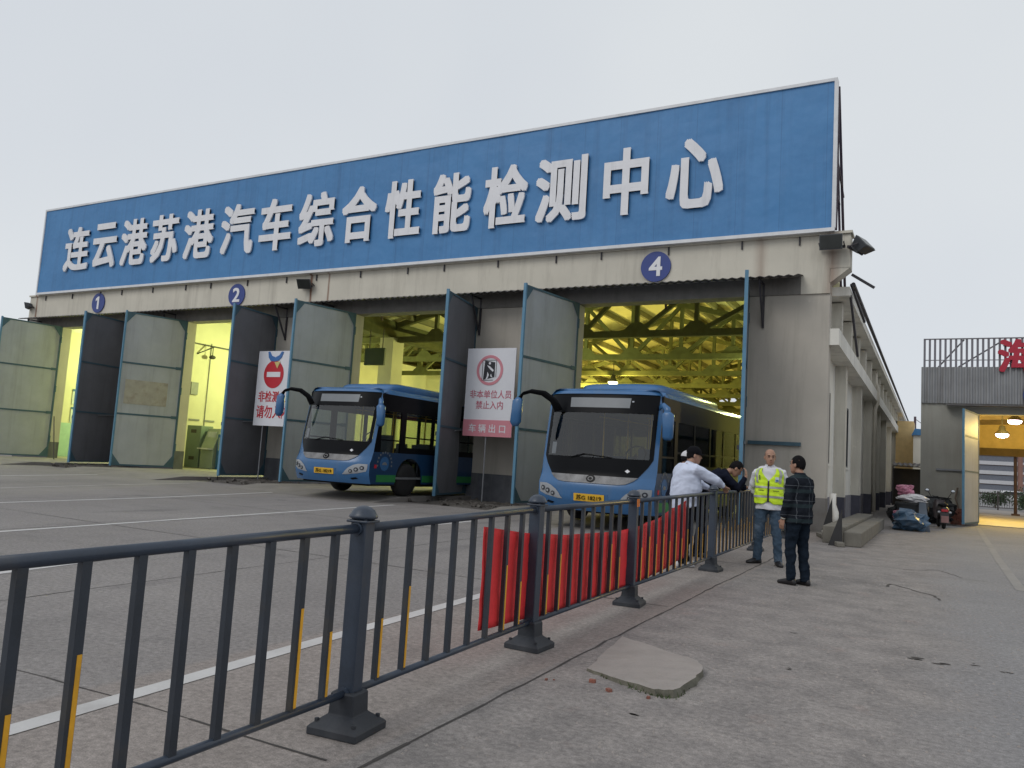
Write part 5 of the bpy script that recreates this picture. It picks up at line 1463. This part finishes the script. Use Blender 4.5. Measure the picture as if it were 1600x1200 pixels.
blob((-.98, 27.9, .4), (.16, .16, .2), 6, 'pink_bag', 'trash_bag', 'small mauve bag at the left of the blue tarp bundle', 'bag', rough=.4)
tag(MB().add([(-.42, 27.3, 0), (-.1, 27.3, 0), (-.25, 28.0, .95), (-.42, 28.0, .95), (-.42, 27.34, 0), (-.1, 27.34, 0), (-.25, 28.04, .95), (-.42, 28.04, .95)], [(0, 1, 2, 3), (7, 6, 5, 4), (0, 4, 5, 1), (1, 5, 6, 2), (2, 6, 7, 3), (3, 7, 4, 0)]).build('board', 'grey_board'), 'blue-grey board leaning on the right of the dark bin', 'board')
sc = thing('motor_scooter', 'dark parked scooter with round mirrors seen from behind by the second hall wall', 'scooter', (.22, 30.9, 0), R(6))
MB().rings([((0, -.85, .62), (.08, 0, 0), (0, 0, .06)), ((0, -.6, .62), (.17, 0, 0), (0, 0, .14)), ((0, -.2, .6), (.19, 0, 0), (0, 0, .18)), ((0, .1, .45), (.16, 0, 0), (0, 0, .16))], 16).rings([((0, .1, .3), (.15, 0, 0), (0, .2, 0)), ((0, .5, .3), (.15, 0, 0), (0, .1, 0)), ((0, .62, .62), (.22, 0, 0), (0, .08, 0)), ((0, .55, .95), (.16, 0, 0), (0, .08, 0))], 16).build('body', 'scooter', sc, smooth=True)
MB().rings([((0, -.7, .78), (.12, 0, 0), (0, 0, .04)), ((0, -.4, .8), (.16, 0, 0), (0, 0, .06)), ((0, 0, .74), (.13, 0, 0), (0, 0, .05))], 14).build('seat', 'bus_black', sc, smooth=True)
MB().tube([(-.36, .48, 1.0), (-.15, .52, 1.02), (.15, .52, 1.02), (.36, .48, 1.0)], .02, 8).build('handlebar', 'bus_black', sc)
for sx in (-1, 1):
    mr = MB().tube([(sx * .25, .5, 1.02), (sx * .36, .46, 1.2)], .01, 6).ell((sx * .4, .45, 1.26), (.07, .02, .06)).build('mirror', 'bus_black', sc)
    MB().ell((sx * .4, .432, 1.26), (.058, .008, .05)).build('mirror_glass', 'mirror_glass', mr)
    MB().ell((sx * .16, -.83, .56), (.05, .03, .04)).build('turn_signal', 'lamp_clear', sc, smooth=True)
MB().box(-.11, .11, -.93, -.92, .22, .44).build('number_plate', 'scooter_red', sc)
MB().box(-.1, .1, -.9, -.86, .58, .66).build('tail_lamp', 'sign_red', sc)
MB().prism([(-.9, .2), (-.82, .2), (-.7, .56), (-.86, .56)], 'x', -.13, .13).build('mudguard', 'scooter', sc)
for wy in (-.6, .72):
    wh = MB().lathe([(.14, -.05), (.24, -.05), (.26, 0), (.24, .05), (.14, .05)], 24, 0, Matrix.Translation((0, wy, .26)) @ Matrix.Rotation(PI / 2, 4, 'Y')).build('wheel', 'tyre', sc, smooth=True)
    MB().lathe([(.14, -.03), (.14, .03), (.04, .04)], 16, 0, Matrix.Translation((0, wy, .26)) @ Matrix.Rotation(PI / 2, 4, 'Y')).build('rim', 'rim', wh)
bk = MB(); rnd = random.Random(9)
for k in range(10):
    for q in range(5):
        for d_ in range(2):
            bk.box(-.11, .11, -.05, .05, 0, .055, 0, Matrix.Translation((.62 + q * .09 + rnd.uniform(-.03, .03), 34.6 + d_ * .22, k * .062)) @ Matrix.Rotation(PI / 2 + rnd.uniform(-.2, .2), 4, 'Z'))
tag(bk.build('brick_stack', 'brick'), 'untidy stack of dirty red bricks against the second hall wall beside the door', 'bricks')
tag(MB().tube([(.85, 34.9, .5), (.72, 35.1, 1.0), (.8, 35.3, 1.4)], .03, 7).build('stick', 'wood'), 'bent stick propped on the wall above the brick stack', 'stick')

blob((-.5, 28.6, .55), (.3, .3, .4), 12, 'bin', 'trash_bag', 'black rubbish bag slumped behind the dark bin', 'bag', rough=.5)
blob((-1.05, 28.4, .35), (.24, .25, .3), 13, 'bin', 'trash_bag', 'black rubbish bag between the step and the dark bin', 'bag', rough=.5)
blob((.15, 33.6, .45), (.55, .5, .5), 14, 'bin', 'covered_heap', 'dark covered heap behind the scooter against the second hall wall', 'heap', rough=.4)

# ------------------------------------------------------------------ people
def V(*a): return Vector(a)
def fuse(mb, name, mat_, parent, voxel=.009, it=4, folds=0.0):
    """closed overlapping shapes grown into one continuous skin"""
    o = mb.build(name, mat_, None)
    r = o.modifiers.new('r', 'REMESH'); r.mode = 'VOXEL'; r.voxel_size = voxel; r.use_smooth_shade = True
    s_ = o.modifiers.new('s', 'SMOOTH'); s_.factor = .5; s_.iterations = it
    dg = bpy.context.evaluated_depsgraph_get(); dg.update()
    me = bpy.data.meshes.new_from_object(o.evaluated_get(dg))
    me.name = name
    old = o.data
    o.modifiers.clear(); o.data = me; bpy.data.meshes.remove(old)
    me.materials.clear(); me.materials.append(M[mat_])
    if folds:
        sd = Vector((len(parent.name) * 3.1 + parent.location.x * 7, parent.location.y * 5, 0))
        nn = [v.normal.copy() for v in me.vertices]
        for v, nv in zip(me.vertices, nn):
            a = v.co
            k = mnoise.noise(Vector((a.x * 7, a.y * 7, a.z * 13 + a.x * 6)) + sd) + .5 * abs(mnoise.noise(Vector((a.x * 14 + a.z * 9, a.y * 14, a.z * 22)) + sd)) - .2
            v.co = a + nv * folds * k
    me.polygons.foreach_set('use_smooth', [True] * len(me.polygons))
    o.name = name; o.parent = parent
    return o

TR = [(-.14, .10, .085), (-.06, .155, .11), (.1, .168, .118), (.3, .155, .11), (.45, .15, .108), (.65, .166, .118), (.8, .174, .115), (.89, .15, .1), (.95, .1, .08), (1.02, .06, .06)]
HEM = [(-.24, .168, .125), (-.15, .168, .122), (-.05, .168, .12)]
class Pose:
    def __init__(s, pelvis, neck, head, sh, el, wr, hip, kn, an, sway=0):
        s.pelvis, s.neck, s.head = V(*pelvis), V(*neck), V(*head)
        s.sh, s.el, s.wr, s.hip, s.kn, s.an = [[V(*p) for p in q] for q in (sh, el, wr, hip, kn, an)]   # [right(-x), left(+x)]
        s.mid = (s.pelvis + s.neck) / 2 + V(0, sway, 0)
    def spine(s, t):
        a, b, c = s.pelvis, s.mid * 2 - (s.pelvis + s.neck) / 2, s.neck
        return a * (1 - t) ** 2 + b * 2 * t * (1 - t) + c * t * t
    def frame(s, t):
        d = (s.spine(t + .02) - s.spine(t - .02)).normalized()
        la = (s.hip[1] - s.hip[0]).normalized(); lb = (s.sh[1] - s.sh[0]).normalized()
        k = min(1, max(0, t)); l = (la * (1 - k) + lb * k); l = (l - d * l.dot(d)).normalized()
        return l, d, d.cross(l)          # lateral, up the spine, front is -(third)
    def torso(s, mb, g, bulk=1.0, belly=0, t0=-9, t1=9, n=22, hem=False):
        rg = []
        for t, w_, dp in (HEM if hem else []) + [q for q in TR if not hem or q[0] > 0]:
            if t < t0 or t > t1: continue
            l, d, bk = s.frame(t)
            bl = belly * math.exp(-((t - .35) / .25) ** 2)
            rg.append((s.spine(t) - bk * bl * .5, l * (w_ * bulk + g + bl * .4), bk * (dp * bulk + g + bl * .7)))
        return mb.rings(rg, n, power=2.3)

def head_mb(P, yaw, pitch, roll=0, scale=1.0):
    T = Matrix.Translation(P.head) @ Euler((pitch, roll, yaw)).to_matrix().to_4x4() @ Matrix.Scale(scale, 4)
    mb = MB()
    prof = [(-.128, .016, -.07, -.035), (-.118, .034, -.088, -.02), (-.09, .053, -.096, .01), (-.05, .066, -.096, .05), (-.01, .073, -.093, .085), (.03, .077, -.094, .098), (.065, .073, -.086, .094), (.095, .058, -.066, .075), (.114, .035, -.035, .045), (.121, .012, -.005, .02)]
    mb.rings([(T @ V(0, (f + b_) / 2, z), T.to_3x3() @ V(w_, 0, 0), T.to_3x3() @ V(0, (b_ - f) / 2, 0)) for z, w_, f, b_ in prof], 22, power=2.2)
    mb.rings([(T @ V(0, -.088, .02), T.to_3x3() @ V(.008, 0, 0), T.to_3x3() @ V(0, .01, 0)), (T @ V(0, -.106, -.02), T.to_3x3() @ V(.012, 0, 0), T.to_3x3() @ V(0, .016, 0)), (T @ V(0, -.112, -.035), T.to_3x3() @ V(.018, 0, 0), T.to_3x3() @ V(0, .016, 0)), (T @ V(0, -.095, -.045), T.to_3x3() @ V(.012, 0, 0), T.to_3x3() @ V(0, .012, 0))], 12)
    mb.ell((0, -.088, .032), (.05, .012, .01), 12, 8, 0, T)
    mb.ell((0, -.09, -.068), (.026, .012, .014), 12, 8, 0, T)
    for sx in (-1, 1): mb.ell((sx * .08, .005, -.012), (.012, .02, .033), 10, 8, 0, T)
    return mb, T

def hand_mb(mb, W, d, n, thumb, curl=.5):
    """palm, four unequal bent fingers and a thumb leaving the side of the palm; n = palm side, thumb = direction of the thumb side"""
    d = d.normalized(); n = (n - d * n.dot(d)).normalized(); s = thumb - d * thumb.dot(d) - n * thumb.dot(n); s.normalize()
    mb.rings([(W - d * .02, s * .026, n * .019), (W + d * .02, s * .036, n * .017), (W + d * .06, s * .043, n * .016), (W + d * .092, s * .041, n * .012)], 14)
    for k, (off, L) in enumerate(((.033, .07), (.011, .078), (-.011, .073), (-.033, .056))):
        p = W + d * .085 + s * off; a = curl * .5; pts = [p - d * .02, p]
        dirv = d
        for q, fr in enumerate((.45, .32, .23)):
            a_ = curl * (.55 + .5 * q) + .06 * k
            dirv = d * math.cos(a_) + n * math.sin(a_)
            p = p + dirv * L * fr; pts.append(p)
        mb.tube(pts, [.0095, .0095, .009, .0085, .0075], 8)
    p = W + d * .025 + s * .03
    q = p + (d * .6 + s * .75 + n * .25).normalized() * .042
    r = q + (d * .85 + s * .25 + n * .35 * (1 + curl)).normalized() * .034
    mb.tube([p - s * .015, p, q, r], [.014, .013, .011, .009], 8)

def person(name_label, loc, rz, P, yaw, pitch, mats, scale=1.0, bulk=1.0, belly=0, hands=None, hair='hair', shirt_len=-.06, sleeve=1.0, roll=0):
    t = thing('person', name_label, 'person', loc, rz, None)
    t.scale = (scale,) * 3
    # body: one continuous skin
    mb = MB(); P.torso(mb, -.012, bulk, belly)
    mb.tube([P.neck - V(0, 0, .04) , P.neck, P.head + (P.neck - P.head) * .25], [.062, .055, .052], 14)
    for i in (0, 1):
        mb.tube([P.sh[i] * .8 + P.spine(.8) * .2, P.sh[i], P.sh[i] * .5 + P.el[i] * .5, P.el[i], P.el[i] * .7 + P.wr[i] * .3, P.wr[i]], [.05, .05, .044, .04, .04, .027], 12)
        mb.tube([P.hip[i] + V(0, 0, .06), P.hip[i] - V(0, 0, .05), P.hip[i] * .45 + P.kn[i] * .55, P.kn[i], P.kn[i] * .7 + P.an[i] * .3, P.an[i]], [.08, .088, .07, .055, .055, .036], 14)
        fd = FEET(P, i)
        mb.rings([(P.an[i] - fd * .05 - V(0, 0, .03), V(-fd.y, fd.x, 0) * .03, V(0, 0, .035)), (P.an[i] + fd * .05 - V(0, 0, .04), V(-fd.y, fd.x, 0) * .038, V(0, 0, .032)), (P.an[i] + fd * .15 - V(0, 0, .06), V(-fd.y, fd.x, 0) * .035, V(0, 0, .015))], 10)
        if hands:
            dv, nv, tv, cu = hands[i]
            hand_mb(mb, P.wr[i], V(*dv), V(*nv), V(*tv), cu)
    hm, HT = head_mb(P, yaw, pitch, roll)
    mb.add(hm.v, hm.f)
    fuse(mb, 'body', 'skin', t, .0075, 3)
    # face
    for sx in (-1, 1):
        MB().ell((sx * .032, -.0905, .008), (.013, .006, .006), 10, 6, 0, HT).build('eye', 'eye', t, smooth=True)
        MB().ell((sx * .034, -.097, .032), (.02, .005, .005), 10, 6, 0, HT).build('eyebrow', 'hair', t, smooth=True)
    MB().ell((0, -.1, -.066), (.024, .006, .007), 10, 6, 0, HT).build('mouth', 'lips', t, smooth=True)
    # hair
    hb = MB(); n_, m_ = 36, 22; vs = []; keep = []
    rr = random.Random(int(abs(loc[0] * 100)))
    for i in range(m_ + 1):
        ph = PI * i / m_ - PI / 2
        for k in range(n_):
            a = 2 * PI * k / n_
            jt = 1 + rr.uniform(-.02, .03)
            vs.append(HT @ V(.083 * math.cos(ph) * math.cos(a) * jt, .004 + .105 * math.cos(ph) * math.sin(a) * jt, .012 + .119 * math.sin(ph) * jt))
    fs = []
    for i in range(m_):
        for k in range(n_):
            ph = PI * (i + .5) / m_ - PI / 2; a = 2 * PI * (k + .5) / n_
            y, z, x = math.cos(ph) * math.sin(a), math.sin(ph), math.cos(ph) * math.cos(a)
            if hair == 'grey_hair': ok = (-.35 < z < .35) and y > -.1 and not (abs(x) > .75 and z < -.1)
            else: ok = (z > .42 if y < -.45 else (z > -.05 if y < .0 else z > -.62 + .2 * abs(x)))
            if ok: fs.append((i * n_ + k, i * n_ + (k + 1) % n_, (i + 1) * n_ + (k + 1) % n_, (i + 1) * n_ + k))
    ho = hb.add(vs, fs).build('hair', hair, t, smooth=True, fix=False)
    sd_ = ho.modifiers.new('th', 'SOLIDIFY'); sd_.thickness = .012; sd_.offset = -1
    # clothes
    mb = MB(); P.torso(mb, .026, bulk, belly, t0=shirt_len, t1=.99, hem=True)
    mb.tube([P.sh[0] * .8 + P.spine(.86) * .2, P.spine(.93), P.sh[1] * .8 + P.spine(.86) * .2], [.074, .082, .074], 14)
    for i in (0, 1):
        e = P.el[i] + (P.wr[i] - P.el[i]) * (.9 * sleeve)
        mb.tube([P.spine(.8) * .3 + P.sh[i] * .7, P.sh[i] + V(0, 0, -.005), P.sh[i] * .5 + P.el[i] * .5, P.el[i], P.el[i] * .5 + e * .5, e], [.075 * bulk, .074 * bulk, .064 * bulk, .059 * bulk, .055, .046], 14)
    so = fuse(mb, 'shirt', mats['shirt'], t, .011, 4, .015)
    l, d, bk = P.frame(.98); c = P.spine(1.0)
    cb = MB(); ns = 28; vs = []; fs = []
    for k in range(ns + 1):
        a = .35 + (2 * PI - .7) * k / ns
        for rad, hh in ((.066, -.02), (.062, .035), (.072, .012), (.082, -.03)):
            vs.append(c + l * math.sin(a) * rad * 1.1 - bk * math.cos(a) * rad * 1.05 + d * hh)
    for k in range(ns):
        for j in range(3): fs.append((4 * k + j, 4 * k + j + 1, 4 * k + j + 5, 4 * k + j + 4))
    cb.add(vs, fs).build('collar', mats['shirt'], t, smooth=True)
    mb = MB(); P.torso(mb, .012, bulk, belly * .5, t1=.12)
    for i in (0, 1):
        hem = P.an[i] + V(0, 0, -.035)
        mb.tube([P.hip[i] + V(0, 0, .07), P.hip[i] - V(0, 0, .06), P.hip[i] * .5 + P.kn[i] * .5, P.kn[i], P.kn[i] * .5 + P.an[i] * .5, hem + V(0, 0, .06), hem], [.1, .105, .089, .074, .068, .064, .066], 16)
    fuse(mb, 'trousers', mats['trousers'], t, .011, 3, .017)
    for i in (0, 1):
        fd = FEET(P, i); sd2 = V(-fd.y, fd.x, 0); a = P.an[i]; z0 = a.z - .085
        def pt(f, z): return V(a.x + fd.x * f, a.y + fd.y * f, z0 + z)
        sb = MB().rings([(pt(-.075, .035), sd2 * .02, V(0, 0, .03)), (pt(-.06, .042), sd2 * .034, V(0, 0, .042)), (pt(0, .05), sd2 * .038, V(0, 0, .05)), (pt(.06, .043), sd2 * .043, V(0, 0, .043)), (pt(.13, .032), sd2 * .047, V(0, 0, .032)), (pt(.18, .024), sd2 * .038, V(0, 0, .024)), (pt(.2, .02), sd2 * .018, V(0, 0, .014))], 16, power=2.6)
        so_ = sb.build('shoe', mats['shoe'], t, smooth=True)
    return t, HT

def FEET(P, i):
    return P.fdir[i]

def stand(**k):
    d = dict(pelvis=(0, 0, .96), neck=(0, .01, 1.49), head=(0, -.01, 1.635), sh=[(-.178, .01, 1.405), (.178, .01, 1.405)], el=[(-.25, .04, 1.14), (.25, .04, 1.14)], wr=[(-.24, -.05, .9), (.24, -.05, .9)],
             hip=[(-.095, 0, .9), (.095, 0, .9)], kn=[(-.11, -.02, .49), (.11, -.02, .49)], an=[(-.12, .02, .085), (.12, .02, .085)])
    fd = k.pop('fdir', [(-.2, -1, 0), (.2, -1, 0)])
    sway = k.pop('sway', 0)
    d.update(k)
    P = Pose(sway=sway, **d); P.fdir = [V(*f).normalized() for f in fd]
    return P
down = lambda s: ((0, -.1, -1), (-s, 0, 0), (0, -1, 0), .45)

# man in the yellow vest, facing the camera, hands behind his back
P = stand(el=[(-.27, .12, 1.14), (.27, .12, 1.14)], wr=[(-.09, .2, .96), (.09, .2, .98)], kn=[(-.13, -.03, .49), (.13, -.05, .49)], an=[(-.15, .03, .085), (.16, -.08, .085)], head=(0, -.02, 1.64), fdir=[(-.75, -.75, 0), (.35, -1, 0)])
pd, HT = person('bald man in a fluorescent yellow vest, white shirt and blue jeans facing the camera', (-2.33, 13.05, 0), R(6), P, R(14), R(6), dict(shirt='white_shirt', trousers='jeans', shoe='shoe'), 1.04, 1.02, .02,
                hands=[((.8, .1, -.5), (0, 1, 0), (0, 0, 1), .6), ((-.8, .1, -.5), (0, 1, 0), (0, 0, 1), .6)], hair='grey_hair', shirt_len=-.25)
def vest_patch(P, t0, t1, g, f0, f1, bulk, belly, rows=26, cols=40, add=0.0):
    vs, fs = [], []
    for i in range(rows + 1):
        t = t0 + (t1 - t0) * i / rows
        tab = HEM + [q for q in TR if q[0] > 0]
        w_ = lerp_tab([(a, b_) for a, b_, c in tab], t); dp = lerp_tab([(a, c) for a, b_, c in tab], t)
        l, d, bk = P.frame(t); bl = belly * math.exp(-((t - .35) / .25) ** 2)
        c = P.spine(t) - bk * bl * .5
        a0, a1 = f0(t), f1(t)
        for k in range(cols + 1):
            a = a0 + (a1 - a0) * k / cols
            ca, sa = math.cos(a), math.sin(a); e = 2 / 2.3
            rip = .004 * math.sin(a * 9 + t * 14) + .003 * math.sin(t * 40 + a * 3)
            vs.append(c + l * (abs(sa) ** e * (1 if sa > 0 else -1)) * (w_ * bulk + g + bl * .4 + rip + add) - bk * (abs(ca) ** e * (1 if ca > 0 else -1)) * (dp * bulk + g + bl * .7 + rip + add))
    for i in range(rows):
        for k in range(cols):
            a = i * (cols + 1) + k; fs.append((a, a + 1, a + cols + 2, a + cols + 1))
    return MB().add(vs, fs)
gap = lambda t: .02 if t < .6 else .02 + .62 * ((t - .6) / .35)
gg, bu, be = .044, 1.02, .02
low = lambda t: .02 + (.3 * max(0, (.02 - t) / .1) ** 1.5 if t < .02 else 0)
g2 = lambda t: max(gap(t), low(t))
vo = vest_patch(P, -.08, .95, gg, lambda t: g2(t), lambda t: 2 * PI - g2(t), bu, be, 40, 70).build('safety_vest', 'hivis', pd, smooth=True, fix=False)
vo.modifiers.new('th', 'SOLIDIFY').thickness = .006
for t0, t1 in ((.1, .16), (.37, .43)):
    vest_patch(P, t0, t1, gg, lambda t: g2(t) + .02, lambda t: 2 * PI - g2(t) - .02, bu, be, 4, 70, .005).build('reflective_band', 'silver_tape', vo, smooth=True, fix=False)
for a0 in (.72, -.98):
    vest_patch(P, .52, .94, gg, lambda t, a0=a0: a0 + .25 * max(0, (t - .75)) * (1 if a0 > 0 else -1), lambda t, a0=a0: a0 + .26 + .25 * max(0, (t - .75)) * (1 if a0 > 0 else -1), bu, be, 14, 6, .006).build('reflective_band', 'silver_tape', vo, smooth=True, fix=False)
vest_patch(P, -.02, .58, gg, lambda t: -.035, lambda t: .035, bu, be, 14, 3, .008).build('zip', 'lanyard', vo, smooth=True, fix=False)
vest_patch(P, .56, .7, gg, lambda t: .38, lambda t: .66, bu, be, 4, 6, .011).build('badge', 'screen', vo, fix=False)
vest_patch(P, .58, .63, gg, lambda t: .44, lambda t: .6, bu, be, 2, 3, .013).build('badge_print', 'sign_blue', vo, fix=False)
for a0 in (.25, -.75):
    vest_patch(P, .3, .315, gg, lambda t, a0=a0: a0, lambda t, a0=a0: a0 + .5, bu, be, 1, 8, .007).build('pocket_edge', 'lanyard', vo, fix=False)
vest_patch(P, .6, .74, gg, lambda t: -.62, lambda t: -.54, bu, be, 4, 2, .012).build('radio_clip', 'lanyard', vo, fix=False)

# man in the dark plaid shirt, seen from behind and the side
P = stand(el=[(-.25, .0, 1.14), (.25, .02, 1.13)], wr=[(-.2, -.14, .93), (.23, -.07, .88)], an=[(-.1, .06, .085), (.1, -.02, .085)], kn=[(-.1, .0, .49), (.1, -.04, .49)], head=(0, -.03, 1.63), fdir=[(-.1, -1, 0), (.1, -1, 0)])
pe, HT = person('man in dark plaid shirt and dark jeans, back half turned, wearing a watch', (-1.58, 11.0, 0), math.atan2(-.86, -.5), P, R(8), R(-2), dict(shirt='plaid', trousers='dark_jeans', shoe='shoe'), .965, 1.08, .03,
                hands=[((0, -.2, -1), (.9, 0, 0), (0, -1, 0), .5), ((0, -.25, -1), (-.9, 0, 0), (0, -1, 0), .45)], shirt_len=-.25)
MB().tube([P.wr[1] + (P.el[1] - P.wr[1]) * k for k in (.02, .1)], .034, 14).build('watch', 'watch', pe, smooth=True)

# stout man in the white shirt and black cap leaning on the rail
P = stand(pelvis=(0, .02, .97), neck=(0, -.06, 1.47), head=(.01, -.12, 1.61), sh=[(-.2, -.05, 1.4), (.2, -.05, 1.4)], el=[(-.2, -.38, 1.26), (.26, -.3, 1.2)], wr=[(-.02, -.6, 1.17), (.24, -.52, 1.12)], an=[(-.14, .08, .085), (.14, -.1, .085)], fdir=[(-.1, -1, 0), (.2, -1, 0)], sway=.03)
pa, HT = person('stout man in pale white shirt and black cap leaning on the fence rail', (-3.27, 11.55, 0), math.atan2(.78, -.62), P, R(-10), R(4), dict(shirt='shirt', trousers='black_cloth', shoe='white_shoe'), 1.02, 1.3, .07,
                hands=[((.75, -.55, -.35), (0, -.2, -1), (-.5, -.8, 0), .7), ((.1, -1, -.2), (0, 0, -1), (-1, 0, 0), .6)], shirt_len=-.25, sleeve=.88)
def cap(T, mat_, parent):
    cb = MB(); vs, fs = [], []; n_, m_ = 28, 8
    for i in range(m_ + 1):
        ph = PI / 2 * i / m_
        for k in range(n_):
            a = 2 * PI * k / n_
            vs.append(T @ V(.092 * math.cos(ph) * math.cos(a), .004 + .113 * math.cos(ph) * math.sin(a), .035 + .105 * math.sin(ph)))
    for i in range(m_):
        for k in range(n_): fs.append((i * n_ + k, i * n_ + (k + 1) % n_, (i + 1) * n_ + (k + 1) % n_, (i + 1) * n_ + k))
    cb.add(vs, fs)
    br = []
    for k in range(13):
        a = -PI / 2 + (k - 6) / 6 * 1.15
        for rad, dz in ((1, 0), (1.0, -.01)):
            br.append(T @ V(.092 * math.cos(a), .004 + .113 * math.sin(a), .035 + dz))
        ext = .075 * math.cos((k - 6) / 6 * PI / 2)
        br.append(T @ V(.092 * math.cos(a) * 1.02, .004 + .113 * math.sin(a) - ext, .03 - .012)); br.append(T @ V(.092 * math.cos(a) * 1.02, .004 + .113 * math.sin(a) - ext, .03 - .02))
    f2 = []
    for k in range(12):
        a, b_ = 4 * k, 4 * k + 4
        f2 += [(a, b_, b_ + 2, a + 2), (a + 1, a + 3, b_ + 3, b_ + 1), (a + 2, b_ + 2, b_ + 3, a + 3)]
    cb.add(br, f2)
    return cb.build('cap', mat_, parent, smooth=True)
cap(HT, 'cap_black', pa)

# person with the white cap hidden behind him
P = stand(pelvis=(0, .02, .97), neck=(0, -.1, 1.46), head=(0, -.17, 1.6), sh=[(-.19, -.08, 1.4), (.19, -.08, 1.4)], el=[(-.22, -.3, 1.18), (.24, -.3, 1.18)], wr=[(-.06, -.5, 1.12), (.1, -.5, 1.12)])
pb, HT = person('person in a white cap mostly hidden behind the man in the white shirt', (-3.72, 12.6, 0), math.atan2(.9, -.4), P, 0, R(4), dict(shirt='navy', trousers='black_cloth', shoe='white_shoe'), 1.0, 1.0, 0,
                hands=[((.6, -.7, -.2), (0, 0, -1), (-.5, -.8, 0), .6), ((-.6, -.7, -.2), (0, 0, -1), (.5, -.8, 0), .6)])
cap(HT, 'cap_white', pb)

# man in navy bent over the rail, hand to his forehead
P = stand(pelvis=(0, .14, .95), neck=(0, -.3, 1.37), head=(-.02, -.45, 1.45), sh=[(-.19, -.26, 1.33), (.19, -.26, 1.33)], el=[(-.2, -.47, 1.13), (.22, -.44, 1.13)], wr=[(-.12, -.6, 1.33), (.2, -.68, 1.15)], hip=[(-.095, .12, .9), (.095, .12, .9)],
          kn=[(-.11, .08, .49), (.11, .06, .49)], an=[(-.12, .14, .085), (.13, .02, .085)], fdir=[(-.2, -1, 0), (.1, -1, 0)], sway=.04)
pc, HT = person('man in a navy sweater bent over the fence rail with a hand to his forehead', (-3.36, 13.15, 0), math.atan2(.93, -.36), P, R(0), R(38), dict(shirt='navy', trousers='black_cloth', shoe='shoe'), 1.03, 1.05, .02,
                hands=[((.3, .0, .9), (.4, .9, .0), (.8, .4, 0), .5), ((.3, -.9, -.15), (0, 0, -1), (-1, 0, 0), .6)])
